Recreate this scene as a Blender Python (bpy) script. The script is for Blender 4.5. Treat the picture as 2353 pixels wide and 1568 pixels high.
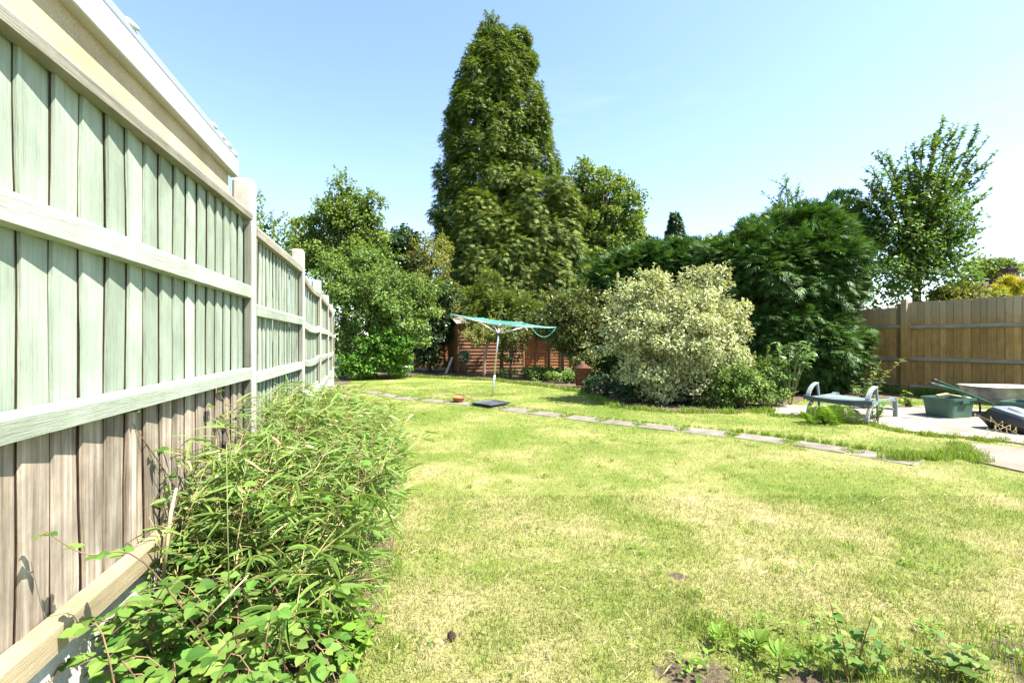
import bpy, bmesh, math, random
import numpy as np
from mathutils import Vector, Matrix

for o in list(bpy.data.objects):
    bpy.data.objects.remove(o, do_unlink=True)
scene = bpy.context.scene
C = scene.collection
random.seed(7)
R = math.radians

# ------------------------------------------------------------------ camera, sky, sun
F, CX, CY, H = 1045.0, 1176.0, 784.0, 1.22          # photo measured at 2352 px width
cam_d = bpy.data.cameras.new('camera'); cam = bpy.data.objects.new('camera', cam_d); C.objects.link(cam)
cam.location = (0, 0, H); cam.rotation_euler = (R(90), 0, 0)
cam_d.sensor_fit = 'HORIZONTAL'; cam_d.sensor_width = 36; cam_d.lens = 36 * F / 2352
cam_d.clip_start = 0.05; cam_d.clip_end = 3000
scene.camera = cam

SUN_EL, SUN_AZ = 58.0, 109.0                          # azimuth clockwise from +Y (the view direction)
world = bpy.data.worlds.new('World'); scene.world = world; world.use_nodes = True
wn = world.node_tree; wn.nodes.clear()
sky = wn.nodes.new('ShaderNodeTexSky'); sky.sky_type = 'NISHITA'; sky.sun_disc = False
sky.sun_elevation = R(SUN_EL); sky.sun_rotation = R(SUN_AZ)
sky.air_density = 1.0; sky.dust_density = 0.45; sky.ozone_density = 0.8
bg = wn.nodes.new('ShaderNodeBackground'); bg.inputs[1].default_value = 0.11
wo = wn.nodes.new('ShaderNodeOutputWorld')
tcw = wn.nodes.new('ShaderNodeTexCoord'); mpw = wn.nodes.new('ShaderNodeMapping'); mpw.inputs['Scale'].default_value = (1.2, 2.0, 7.0); mpw.inputs['Rotation'].default_value = (0, .35, .3)
nzw = wn.nodes.new('ShaderNodeTexNoise'); nzw.inputs['Scale'].default_value = 1.6; nzw.inputs['Detail'].default_value = 7; nzw.inputs['Roughness'].default_value = .6; nzw.inputs['Distortion'].default_value = .6
rpw = wn.nodes.new('ShaderNodeValToRGB'); rpw.color_ramp.elements[0].position = .56; rpw.color_ramp.elements[1].position = .86; rpw.color_ramp.elements[1].color = (.08, .08, .08, 1); rpw.color_ramp.elements[0].color = (0, 0, 0, 1)
mxw = wn.nodes.new('ShaderNodeMix'); mxw.data_type = 'RGBA'; mxw.inputs[7].default_value = (6.5, 7.0, 7.4, 1)      # faint high cirrus
wn.links.new(tcw.outputs['Generated'], mpw.inputs[0]); wn.links.new(mpw.outputs[0], nzw.inputs['Vector']); wn.links.new(nzw.outputs[0], rpw.inputs[0]); wn.links.new(rpw.outputs[0], mxw.inputs[0]); wn.links.new(sky.outputs[0], mxw.inputs[6]); wn.links.new(mxw.outputs[2], bg.inputs[0]); wn.links.new(bg.outputs[0], wo.inputs[0])
sl = bpy.data.lights.new('sun', 'SUN'); sl.energy = 5.0; sl.angle = R(0.53); sl.color = (1.0, 0.95, 0.87)
sun = bpy.data.objects.new('sun', sl); C.objects.link(sun)
sd = Vector((math.cos(R(SUN_EL)) * math.sin(R(SUN_AZ)), math.cos(R(SUN_EL)) * math.cos(R(SUN_AZ)), math.sin(R(SUN_EL))))
sun.rotation_euler = sd.to_track_quat('Z', 'Y').to_euler(); sun.location = sd * 30
vs = scene.view_settings
vs.view_transform = 'Standard'; vs.look = 'None'; vs.exposure = 1.84; vs.gamma = 1.0; vs.use_curve_mapping = False
scene.cycles.max_bounces = 6; scene.cycles.diffuse_bounces = 3; scene.cycles.glossy_bounces = 2
scene.cycles.transmission_bounces = 4; scene.cycles.transparent_max_bounces = 4
scene.cycles.sample_clamp_indirect = 6

# ------------------------------------------------------------------ helpers
def at(px, py, d):
    return Vector(((px - CX) / F * d, d, H + (CY - py) / F * d))
def ground(px, py, h=0.0):
    d = (H - h) * F / (py - CY)
    return Vector(((px - CX) / F * d, d, h))

def tag(o, label=None, cat=None, group=None, kind=None):
    if label: o['label'] = label
    if cat: o['category'] = cat
    if group: o['group'] = group
    if kind: o['kind'] = kind
    return o
def thing(name, label, cat, loc, rz=0.0, group=None):
    e = bpy.data.objects.new(name, None); e.empty_display_size = 0.1; C.objects.link(e)
    e.location = loc; e.rotation_euler = (0, 0, rz)
    return tag(e, label, cat, group)

class MB:
    def __init__(s): s.v = []; s.f = []
    def add(s, vs_, fs_):
        b = len(s.v); s.v += [tuple(v) for v in vs_]; s.f += [tuple(b + i for i in f) for f in fs_]; return s
    def box(s, c, size, M=None, taper=1.0):
        x, y, z = [q / 2 for q in size]
        vs_ = [Vector((sx * x * (taper if sz > 0 else 1), sy * y * (taper if sz > 0 else 1), sz * z)) for sz in (-1, 1) for sx, sy in ((-1, -1), (1, -1), (1, 1), (-1, 1))]
        if M is not None: vs_ = [M @ v for v in vs_]
        c = Vector(c)
        return s.add([v + c for v in vs_], [(3, 2, 1, 0), (4, 5, 6, 7), (0, 1, 5, 4), (1, 2, 6, 5), (2, 3, 7, 6), (3, 0, 4, 7)])
    def tube(s, pts, rad, n=8, cap=True):
        pts = [Vector(p) for p in pts]
        if not hasattr(rad, '__len__'): rad = [rad] * len(pts)
        b = len(s.v); up = None
        for i, p in enumerate(pts):
            t = (pts[min(i + 1, len(pts) - 1)] - pts[max(i - 1, 0)]).normalized()
            if up is None:
                up = Vector((0, 0, 1)) if abs(t.z) < .9 else Vector((1, 0, 0))
            a = t.cross(up)
            if a.length < 1e-5: a = t.cross(Vector((1, 0.3, 0)))
            a.normalize(); bb = a.cross(t).normalized(); up = bb
            for k in range(n):
                w = 2 * math.pi * k / n
                s.v.append(tuple(p + (a * math.cos(w) + bb * math.sin(w)) * rad[i]))
        for i in range(len(pts) - 1):
            for k in range(n):
                k2 = (k + 1) % n
                s.f.append((b + i * n + k, b + i * n + k2, b + (i + 1) * n + k2, b + (i + 1) * n + k))
        if cap:
            s.f.append(tuple(b + k for k in range(n))[::-1]); e = b + (len(pts) - 1) * n
            s.f.append(tuple(e + k for k in range(n)))
        return s
    def loft(s, secs, cap0=True, cap1=True):
        b = len(s.v); n = len(secs[0])
        for sec in secs: s.v += [tuple(p) for p in sec]
        for i in range(len(secs) - 1):
            for k in range(n):
                k2 = (k + 1) % n
                s.f.append((b + i * n + k, b + i * n + k2, b + (i + 1) * n + k2, b + (i + 1) * n + k))
        if cap0: s.f.append(tuple(b + k for k in range(n))[::-1])
        if cap1: s.f.append(tuple(b + (len(secs) - 1) * n + k for k in range(n)))
        return s
    def lathe(s, prof, n=24, cap0=True, cap1=True):
        return s.loft([[(r * math.cos(2 * math.pi * k / n), r * math.sin(2 * math.pi * k / n), z) for k in range(n)] for r, z in prof], cap0, cap1)
    def sweep(s, pts, width, th, lat):
        """flat bar along pts; width along lat, thickness across"""
        pts = [Vector(p) for p in pts]; lat = Vector(lat).normalized(); secs = []
        for i, p in enumerate(pts):
            t = (pts[min(i + 1, len(pts) - 1)] - pts[max(i - 1, 0)]).normalized()
            nn = t.cross(lat).normalized()
            w = width[i] if hasattr(width, '__len__') else width
            c = [(-.5, -.5), (-.38, -.5), (.38, -.5), (.5, -.5), (.5, .25), (.38, .5), (-.38, .5), (-.5, .25)]
            secs.append([p + lat * (a * w) + nn * (q * th) for a, q in c])
        return s.loft(secs)
    def build(s, name, m, parent=None, smooth=False, world_coords=True):
        me = bpy.data.meshes.new(name); v = s.v
        if parent is not None and world_coords:
            off = parent.location if parent.parent is None else parent.parent.location
            v = [(a - off.x, b - off.y, c - off.z) for a, b, c in v]
        me.from_pydata(v, [], s.f); me.validate()
        if smooth:
            me.polygons.foreach_set('use_smooth', [True] * len(me.polygons))
        me.materials.append(m)
        o = bpy.data.objects.new(name, me); C.objects.link(o)
        if parent is not None: o.parent = parent
        return o
def bevel(o, w=0.004, seg=2):
    md = o.modifiers.new('bevel', 'BEVEL'); md.width = w; md.segments = seg; md.limit_method = 'ANGLE'
    return o
def rrect(w, d, r, z, n=5, cx=0, cy=0):
    pts = []
    for qx, qy, a0 in ((1, 1, 0), (-1, 1, 90), (-1, -1, 180), (1, -1, 270)):
        for k in range(n):
            a = R(a0 + 90 * k / (n - 1))
            pts.append(Vector((cx + qx * (w / 2 - r) + r * math.cos(a), cy + qy * (d / 2 - r) + r * math.sin(a), z)))
    return pts

def mesh_np(name, V, faces, m, parent=None, attrs=None, off=None):
    """V (n,3); faces list of int arrays of one width each"""
    me = bpy.data.meshes.new(name)
    V = np.asarray(V, np.float32)
    if off is not None: V = V - np.asarray(off, np.float32)
    me.vertices.add(len(V)); me.vertices.foreach_set('co', V.ravel())
    loops = np.concatenate([f.ravel() for f in faces]).astype(np.int32)
    starts = []; p = 0
    for f in faces:
        starts.append(p + np.arange(len(f)) * f.shape[1]); p += f.size
    me.loops.add(len(loops)); me.loops.foreach_set('vertex_index', loops)
    st = np.concatenate(starts).astype(np.int32)
    me.polygons.add(len(st)); me.polygons.foreach_set('loop_start', st)
    for k, a in (attrs or {}).items():
        at_ = me.attributes.new(k, 'FLOAT', 'POINT'); at_.data.foreach_set('value', np.asarray(a, np.float32))
    me.update(calc_edges=True)
    me.materials.append(m)
    o = bpy.data.objects.new(name, me); C.objects.link(o)
    if parent is not None: o.parent = parent
    return o

# leaf templates: rows (along, side, up), face lists, edge attribute
def _fin(b, ang, ln, w):
    a = R(ang); d = np.array((math.cos(a), math.sin(a))); q = np.array((-d[1], d[0]))
    b = np.array((b, 0.0)); m_ = b + d * ln * .45; e = b + d * ln
    pts = [b, m_ + q * w, e, m_ - q * w]
    return [(p[0], p[1], -.28 * p[0] ** 2 - .10 * abs(p[1])) for p in pts]
def _spray(fins):
    v = []; f = []
    for fn in fins:
        f.append([len(v) + i for i in range(4)]); v += _fin(*fn)
    return np.array(v), [np.array(f)], np.zeros(len(v))
T_SPRAY = _spray([(0, 0, 1.0, .065), (.10, 38, .66, .060), (.10, -38, .66, .060), (.40, 33, .50, .052), (.40, -33, .50, .052)])
T_SPRAY3 = _spray([(0, 0, 1.0, .13), (.1, 40, .7, .11), (.1, -40, .7, .11)])
T_SPRAYF = _spray([(0, 0, 1.0, .085), (.12, 36, .66, .075), (.12, -36, .66, .075)])
T_DIA = (np.array([(0, 0, 0), (.45, .5, .07), (1, 0, -.06), (.45, -.5, .07)]), [np.array([(0, 1, 2, 3)])], np.array([0, 1, 1, 1.]))
T_OV = (np.array([(0, 0, 0), (.3, .46, .09), (.7, .36, .05), (1, 0, -.1), (.7, -.36, .05), (.3, -.46, .09), (.33, 0, .0), (.7, 0, -.02)]),
        [np.array([(0, 6, 1), (7, 3, 2), (0, 5, 6), (7, 4, 3)]), np.array([(6, 7, 2, 1), (6, 5, 4, 7)])], np.array([.5, 1, 1, 1, 1, 1, 0, 0.]))
T_LAN = (np.array([(0, 0, 0), (.22, .5, .03), (.6, .4, -.01), (1, 0, -.12), (.6, -.4, -.01), (.22, -.5, .03), (.22, 0, 0), (.6, 0, -.035)]),
         [np.array([(0, 6, 1), (7, 3, 2), (0, 5, 6), (7, 4, 3)]), np.array([(6, 7, 2, 1), (6, 5, 4, 7)])], np.array([.5, 1, 1, 1, 1, 1, 0, 0.]))
def unit(a): return a / np.maximum(np.linalg.norm(a, axis=1, keepdims=True), 1e-9)
def leaves(name, P, D, N, L, W, tmpl, m, parent=None, rnd=None, tone=None, rng=None, off=None):
    T, faces, edge = tmpl; n = len(P); k = len(T)
    D = unit(D); N = unit(N - D * np.sum(N * D, 1, keepdims=True)); S = np.cross(N, D)
    L = np.broadcast_to(np.asarray(L, float).reshape(-1, 1) if np.ndim(L) else np.full((n, 1), L), (n, 1))
    W = np.broadcast_to(np.asarray(W, float).reshape(-1, 1) if np.ndim(W) else np.full((n, 1), W), (n, 1))
    V = P[:, None, :] + (D * L)[:, None, :] * T[None, :, 0:1] + (S * W)[:, None, :] * T[None, :, 1:2] + (N * L)[:, None, :] * T[None, :, 2:3]
    fs = [(np.arange(n)[:, None, None] * k + f[None]).reshape(-1, f.shape[1]) for f in faces]
    if rnd is None: rnd = rng.random(n)
    if tone is None: tone = np.full(n, .5)
    at_ = {'rnd': np.repeat(rnd, k), 'tone': np.repeat(tone, k), 'edge': np.tile(edge, n)}
    return mesh_np(name, V.reshape(-1, 3), fs, m, parent, at_, off)

# ------------------------------------------------------------------ materials
def nt(name):
    m = bpy.data.materials.new(name); m.use_nodes = True; t = m.node_tree; t.nodes.clear()
    o = t.nodes.new('ShaderNodeOutputMaterial'); return m, t, o
def node(t, kind, **kw):
    n = t.nodes.new(kind)
    for k, v in kw.items():
        if k.startswith('i_'): n.inputs[int(k[2:])].default_value = v
        else: setattr(n, k, v)
    return n
def ramp(t, fac, stops):
    r = t.nodes.new('ShaderNodeValToRGB'); e = r.color_ramp.elements
    while len(e) < len(stops): e.new(.5)
    for q, (p, c) in zip(e, stops):
        q.position = p; q.color = (c[0], c[1], c[2], 1) if hasattr(c, '__len__') else (c, c, c, 1)
    t.links.new(fac, r.inputs[0]); return r.outputs[0]
def mixc(t, fac, a, b, mode='MIX'):
    n = t.nodes.new('ShaderNodeMix'); n.data_type = 'RGBA'; n.blend_type = mode
    for s, val in ((n.inputs[0], fac), (n.inputs[6], a), (n.inputs[7], b)):
        if isinstance(val, bpy.types.NodeSocket): t.links.new(val, s)
        elif hasattr(val, '__len__'): s.default_value = (*val[:3], 1)
        else: s.default_value = val
    return n.outputs[2]
def math_(t, op, a, b=0.0):
    n = t.nodes.new('ShaderNodeMath'); n.operation = op
    for s, val in ((n.inputs[0], a), (n.inputs[1], b)):
        if isinstance(val, bpy.types.NodeSocket): t.links.new(val, s)
        else: s.default_value = val
    return n.outputs[0]
def noise(t, vec, scale, detail=4, rough=.55, dist=0.0, stretch=None):
    if stretch:
        mp = t.nodes.new('ShaderNodeMapping'); mp.inputs['Scale'].default_value = stretch
        t.links.new(vec, mp.inputs[0]); vec = mp.outputs[0]
    n = node(t, 'ShaderNodeTexNoise'); n.inputs['Scale'].default_value = scale; n.inputs['Detail'].default_value = detail
    n.inputs['Roughness'].default_value = rough; n.inputs['Distortion'].default_value = dist
    t.links.new(vec, n.inputs['Vector']); return n.outputs[0]
def wpos(t): return t.nodes.new('ShaderNodeNewGeometry').outputs['Position']
def opos(t): return t.nodes.new('ShaderNodeTexCoord').outputs['Object']
def attr(t, name):
    n = t.nodes.new('ShaderNodeAttribute'); n.attribute_name = name; return n.outputs['Fac']
def pbsdf(t, out, col, rough=.7, spec=.4, metal=0.0, bump=None, bstr=.3, bdist=.01):
    p = t.nodes.new('ShaderNodeBsdfPrincipled')
    for s, val in ((p.inputs['Base Color'], col), (p.inputs['Roughness'], rough), (p.inputs['Metallic'], metal)):
        if isinstance(val, bpy.types.NodeSocket): t.links.new(val, s)
        elif hasattr(val, '__len__'): s.default_value = (*val[:3], 1)
        else: s.default_value = val
    p.inputs['Specular IOR Level'].default_value = spec
    if bump is not None:
        b = t.nodes.new('ShaderNodeBump'); b.inputs['Strength'].default_value = bstr; b.inputs['Distance'].default_value = bdist
        t.links.new(bump, b.inputs['Height']); t.links.new(b.outputs[0], p.inputs['Normal'])
    t.links.new(p.outputs[0], out.inputs[0]); return p
def m_leaf(name, c1, c2, trans=.35, rough=.55, spec=.25, edgecol=None, edge_lo=.55, tcol=None):
    m, t, o = nt(name)
    col = ramp(t, attr(t, 'rnd'), [(0, c1), (1, c2)])
    if edgecol is not None:
        ef = ramp(t, attr(t, 'edge'), [(edge_lo, (0, 0, 0)), (edge_lo + .12, (1, 1, 1))])
        col = mixc(t, ef, col, edgecol)
    hv = t.nodes.new('ShaderNodeHueSaturation')
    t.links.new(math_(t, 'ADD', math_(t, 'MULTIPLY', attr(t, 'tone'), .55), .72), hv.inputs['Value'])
    t.links.new(col, hv.inputs['Color']); col = hv.outputs[0]
    p = t.nodes.new('ShaderNodeBsdfPrincipled'); t.links.new(col, p.inputs['Base Color'])
    p.inputs['Roughness'].default_value = rough; p.inputs['Specular IOR Level'].default_value = spec
    tr = t.nodes.new('ShaderNodeBsdfTranslucent')
    tc = mixc(t, 1.0, col, tcol or (1.25, 1.2, .55), 'MULTIPLY'); t.links.new(tc, tr.inputs[0])
    mx = t.nodes.new('ShaderNodeMixShader'); mx.inputs[0].default_value = trans
    t.links.new(p.outputs[0], mx.inputs[1]); t.links.new(tr.outputs[0], mx.inputs[2])
    t.links.new(mx.outputs[0], o.inputs[0]); return m
def m_plain(name, c, rough=.6, spec=.4, metal=0.0, var=.15, scale=6.0, bstr=.15):
    m, t, o = nt(name); n = noise(t, opos(t), scale, 6)
    d = tuple(max(0, q * (1 - var * 2)) for q in c); e = tuple(q * (1 + var) for q in c)
    col = ramp(t, n, [(.3, d), (.7, e)])
    pbsdf(t, o, col, rough, spec, metal, noise(t, opos(t), scale * 12, 3), bstr, .003); return m
def m_wood(name, cols, dark, stretch=(38, 38, 1.6), tlo=.80, rough=.85, paint_below=None, knots=True, axis_world=True, top_grey=None, rail=False):
    """boards: grain stretched along the board, per-board tint, knots"""
    m, t, o = nt(name); P = wpos(t)
    oi = t.nodes.new('ShaderNodeObjectInfo').outputs['Random']
    sep = t.nodes.new('ShaderNodeSeparateXYZ'); t.links.new(P, sep.inputs[0])
    add = t.nodes.new('ShaderNodeVectorMath'); add.operation = 'ADD'; t.links.new(P, add.inputs[0])
    cmb = t.nodes.new('ShaderNodeCombineXYZ'); t.links.new(math_(t, 'MULTIPLY', oi, 37.0), cmb.inputs[2]); t.links.new(cmb.outputs[0], add.inputs[1])
    Q = add.outputs[0]
    g1 = noise(t, Q, 1.0, 5, .6, .6, stretch); g2 = noise(t, Q, 5.0, 5, .6)
    col = ramp(t, g1, [(.25, cols[0]), (.55, cols[1]), (.8, cols[2])])
    st3 = tuple(q * 4.5 for q in stretch)
    g3 = noise(t, Q, 1.0, 4, .65, .3, st3); g4 = noise(t, Q, 1.7, 3, .5)
    blot = ramp(t, g2, [(.33, (.84, .85, .82)), (.65, (1.08, 1.08, 1.08))])
    col = mixc(t, 1.0, col, blot, 'MULTIPLY')
    col = mixc(t, 1.0, col, ramp(t, g3, [(.30, (.80, .79, .75)), (.45, (1, 1, 1)), (.72, (1.06, 1.06, 1.06))]), 'MULTIPLY')
    col = mixc(t, 1.0, col, ramp(t, g4, [(.36, (.86, .87, .83)), (.60, (1.05, 1.05, 1.05))]), 'MULTIPLY')
    if paint_below is not None:
        zc, bare = paint_below
        zz = math_(t, 'ADD', sep.outputs[2], math_(t, 'MULTIPLY', noise(t, Q, 14, 3), .05))
        f = ramp(t, math_(t, 'SUBTRACT', zz, zc - .5 + .025), [(.497, (1, 1, 1)), (.503, (0, 0, 0))])
        b2 = ramp(t, g1, [(.25, bare[0]), (.5, bare[1]), (.78, bare[2])])
        b2 = mixc(t, 1.0, b2, ramp(t, g2, [(.35, (.62, .62, .62)), (.68, (1.2, 1.2, 1.2))]), 'MULTIPLY')
        col = mixc(t, f, col, b2)
    if top_grey is not None:
        zc, gc = top_grey
        zz = math_(t, 'ADD', sep.outputs[2], math_(t, 'MULTIPLY', noise(t, Q, 6, 3), .25))
        f = ramp(t, math_(t, 'SUBTRACT', zz, zc - .5 + .12), [(.36, (0, 0, 0)), (.66, (.85, .85, .85))])
        col = mixc(t, f, col, gc)
    tint = ramp(t, oi, [(0, (tlo, tlo * 1.01, tlo * .98)), (1, (1.14, 1.14, 1.14))]); col = mixc(t, 1.0, col, tint, 'MULTIPLY')
    if knots:
        vo = node(t, 'ShaderNodeTexVoronoi'); vo.inputs['Scale'].default_value = 1.0
        mp = t.nodes.new('ShaderNodeMapping'); mp.inputs['Scale'].default_value = (7, 7, 3.4) if not rail else (3.4, 3.4, 9)
        t.links.new(Q, mp.inputs[0]); t.links.new(mp.outputs[0], vo.inputs['Vector'])
        kf = ramp(t, vo.outputs['Distance'], [(.07, (1, 1, 1)), (.13, (0, 0, 0))]); col = mixc(t, math_(t, 'MULTIPLY', kf, .55), col, dark)
    pbsdf(t, o, col, rough, .25, 0, g3, .7, .004); return m

MAT = {}
green_cols = [(.245, .292, .232), (.305, .350, .288), (.352, .392, .332)]
bare_cols = [(.12, .085, .055), (.30, .25, .19), (.54, .485, .40)]
MAT['board_near'] = m_wood('painted_board_bare_foot', green_cols, (.22, .27, .18), paint_below=(.99, bare_cols))
MAT['board'] = m_wood('painted_board', green_cols, (.22, .27, .18))
MAT['rail'] = m_wood('painted_rail', [(.29, .325, .27), (.335, .37, .31), (.37, .40, .345)], (.3, .34, .24), stretch=(2, 2, 60), rail=True)
MAT['rail_worn'] = m_wood('worn_rail', [(.17, .15, .12), (.27, .25, .205), (.31, .32, .265)], (.22, .18, .12), stretch=(2, 2, 70), rail=True)
MAT['rail_bare'] = m_wood('bare_rail', [(.27, .20, .12), (.39, .315, .20), (.47, .395, .28)], (.25, .16, .09), stretch=(2, 2, 60), rail=True)
MAT['raw_edge'] = m_plain('raw_sawn_edge', (.060, .036, .022), .9, .1, 0, .3, 12, .3)
MAT['batten'] = m_wood('stained_batten', [(.12, .12, .10), (.20, .20, .16), (.28, .27, .22)], (.1, .08, .06))
def m_concrete(name, a, b, scale=9):
    m, t, o = nt(name); P = wpos(t); n1 = noise(t, P, scale, 8, .65); n2 = noise(t, P, 140, 3); n3 = noise(t, P, 2.2, 4)
    col = ramp(t, n1, [(.3, a), (.7, b)])
    col = mixc(t, 1.0, col, ramp(t, n2, [(.3, (.8, .79, .77)), (.7, (1.1, 1.1, 1.1))]), 'MULTIPLY')
    col = mixc(t, 1.0, col, ramp(t, n3, [(.35, (.85, .84, .8)), (.6, (1.05, 1.05, 1.05))]), 'MULTIPLY')
    pbsdf(t, o, col, .9, .2, 0, n2, .35, .006); return m
MAT['post'] = m_concrete('pale_concrete', (.36, .33, .29), (.48, .45, .41))
MAT['gravel_board'] = m_concrete('gravel_board_concrete', (.42, .40, .37), (.54, .53, .50), 14)
MAT['slab'] = m_concrete('slab_concrete', (.13, .117, .092), (.235, .212, .175), 5)
MAT['patio'] = m_concrete('patio_concrete', (.20, .17, .135), (.36, .32, .27), 2.2)
MAT['path'] = m_concrete('path_concrete', (.16, .14, .11), (.27, .235, .19), 22)
MAT['render'] = m_concrete('sand_render', (.44, .35, .225), (.52, .43, .29), 4)
MAT['upvc'] = m_plain('white_plastic', (.50, .50, .50), .35, .5, 0, .02, 3, .02)
MAT['capping'] = m_plain('grey_white_capping', (.17, .19, .20), .5, .4, 0, .06, 8, .05)
MAT['fence_r'] = m_wood('cedar_board', tlo=.62, dark=(.13, .065, .028), cols= [(.30, .17, .060), (.42, .25, .095), (.52, .335, .145)], top_grey=(1.70, (.37, .29, .20)))
MAT['fence_r_rail'] = m_wood('cedar_rail', [(.24, .19, .14), (.36, .30, .24), (.44, .39, .33)], (.14, .08, .05), stretch=(2, 2, 50), rail=True)
MAT['shed'] = m_wood('red_brown_cladding', [(.105, .050, .028), (.165, .078, .043), (.22, .105, .058)], (.14, .05, .03), stretch=(1.5, 1.5, 40), rail=True)
MAT['shed_trim'] = m_wood('brown_trim', [(.15, .07, .03), (.22, .11, .05), (.28, .15, .07)], (.08, .04, .02))
MAT['felt'] = m_plain('roof_felt', (.30, .24, .20), .95, .1, 0, .2, 20)
MAT['lap'] = m_wood('lap_board', [(.22, .10, .04), (.32, .155, .065), (.40, .21, .095)], (.16, .07, .03), stretch=(1.5, 1.5, 40), rail=True)
MAT['soil'] = m_plain('soil', (.13, .095, .065), .95, .1, 0, .3, 9, .6)
MAT['bark'] = m_plain('bark', (.14, .10, .07), .9, .15, 0, .3, 14, .6)
MAT['bark_light'] = m_plain('light_bark', (.30, .23, .15), .9, .15, 0, .25, 14, .5)
MAT['alu'] = m_plain('aluminium', (.60, .62, .64), .35, .5, .85, .08, 20, .05)
MAT['line'] = m_plain('turquoise_line', (.16, .60, .50), .5, .4, 0, .1, 30, 0)
MAT['steel_tray'] = m_plain('galvanised_steel', (.32, .305, .275), .55, .45, .35, .22, 7, .1)
MAT['green_tube'] = m_plain('dark_green_paint', (.012, .075, .045), .4, .5, 0, .2, 10, .05)
MAT['grip'] = m_plain('rubber_grip', (.03, .03, .03), .5, .5, 0, .2, 10, .1)
MAT['box_green'] = m_plain('green_plastic', (.045, .105, .075), .45, .45, 0, .12, 5, .05)
MAT['black_plastic'] = m_plain('black_plastic', (.028, .026, .024), .28, .5, 0, .25, 5, .08)
MAT['resin'] = m_plain('grey_green_resin', (.17, .215, .215), .5, .4, 0, .12, 6, .05)
MAT['resin_light'] = m_plain('pale_resin', (.25, .27, .265), .5, .4, 0, .08, 6, .05)
MAT['resin_dark'] = m_plain('dark_resin', (.06, .085, .085), .5, .4, 0, .15, 6, .05)
MAT['rust'] = m_plain('rust', (.155, .075, .048), .9, .2, 0, .3, 14, .4)
MAT['terracotta'] = m_plain('terracotta', (.42, .15, .06), .8, .2, 0, .15, 10, .1)
MAT['tray'] = m_plain('black_tray', (.07, .075, .085), .4, .5, 0, .15, 8, .05)
MAT['plank'] = m_plain('grey_plank', (.45, .43, .40), .85, .2, 0, .15, 10, .2)
MAT['cloth'] = m_plain('white_cloth', (.72, .70, .66), .9, .1, 0, .06, 10, .2)
MAT['bucket'] = m_plain('slate_plastic', (.14, .16, .19), .5, .4, 0, .15, 8, .05)
MAT['cane'] = m_plain('cane', (.42, .36, .15), .6, .3, 0, .2, 20, .1)
MAT['stem_red'] = m_plain('bramble_stem', (.20, .13, .07), .7, .3, 0, .3, 20, .1)
MAT['stem_green'] = m_plain('green_stem', (.16, .20, .06), .6, .3, 0, .2, 20, .1)
MAT['dry_stem'] = m_plain('dry_stem', (.55, .44, .26), .8, .2, 0, .15, 20, .1)
MAT['brick'] = m_plain('dark_brick', (.065, .042, .035), .9, .2, 0, .25, 6, .2)
MAT['tiles'] = m_plain('brown_roof_tiles', (.15, .105, .085), .9, .2, 0, .15, 6, .2)
MAT['cone'] = m_plain('fir_cone', (.05, .035, .025), .9, .1, 0, .3, 50, .5)

SOIL = [(.66, 1.62, .14), (.86, 2.37, .05), (1.10, 1.60, .12), (2.0, 1.70, .16)]
# lawn colour shared by the sheet and the blades
def lawn_color(t, rndfac=None):
    P = wpos(t)
    sep = t.nodes.new('ShaderNodeSeparateXYZ'); t.links.new(P, sep.inputs[0])
    mp = t.nodes.new('ShaderNodeMapping'); mp.inputs['Scale'].default_value = (1, 1, 0); t.links.new(P, mp.inputs[0]); P2 = mp.outputs[0]
    a = noise(t, P2, .95, 5, .62, .4); b = noise(t, P2, 4.5, 4, .6)
    s = math_(t, 'ADD', math_(t, 'MULTIPLY', a, .88), math_(t, 'MULTIPLY', b, .24))
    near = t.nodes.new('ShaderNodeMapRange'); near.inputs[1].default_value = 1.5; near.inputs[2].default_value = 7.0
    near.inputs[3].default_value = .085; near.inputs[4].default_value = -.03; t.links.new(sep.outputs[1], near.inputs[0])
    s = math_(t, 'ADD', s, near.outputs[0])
    if rndfac is not None:
        s = math_(t, 'ADD', s, math_(t, 'MULTIPLY', math_(t, 'SUBTRACT', rndfac, .5), .19))
    return ramp(t, s, [(.42, (.128, .188, .034)), (.56, (.198, .236, .062)), (.68, (.305, .295, .125)), (.81, (.455, .405, .26))]), P2
def m_lawn():
    m, t, o = nt('lawn_thatch'); c, P2 = lawn_color(t)
    f = noise(t, P2, 90, 4, .7)
    c = mixc(t, 1.0, c, ramp(t, f, [(.3, (.72, .70, .62)), (.7, (1.1, 1.08, 1.0))]), 'MULTIPLY')
    so = noise(t, P2, 2.6, 5, .65)
    c = mixc(t, ramp(t, so, [(.70, (0, 0, 0)), (.76, (1, 1, 1))]), c, (.17, .12, .08))
    for sx, sy, sr in SOIL:
        vd = t.nodes.new('ShaderNodeVectorMath'); vd.operation = 'DISTANCE'; t.links.new(P2, vd.inputs[0]); vd.inputs[1].default_value = (sx, sy, 0)
        q = math_(t, 'ADD', math_(t, 'DIVIDE', vd.outputs['Value'], sr * 2), math_(t, 'MULTIPLY', math_(t, 'SUBTRACT', noise(t, P2, 9, 4), .5), .9))
        c = mixc(t, ramp(t, q, [(.42, (1, 1, 1)), (.62, (0, 0, 0))]), c, ramp(t, f, [(.3, (.05, .035, .025)), (.7, (.16, .12, .085))]))
    pbsdf(t, o, c, .95, .1, 0, f, .8, .02); return m
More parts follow.
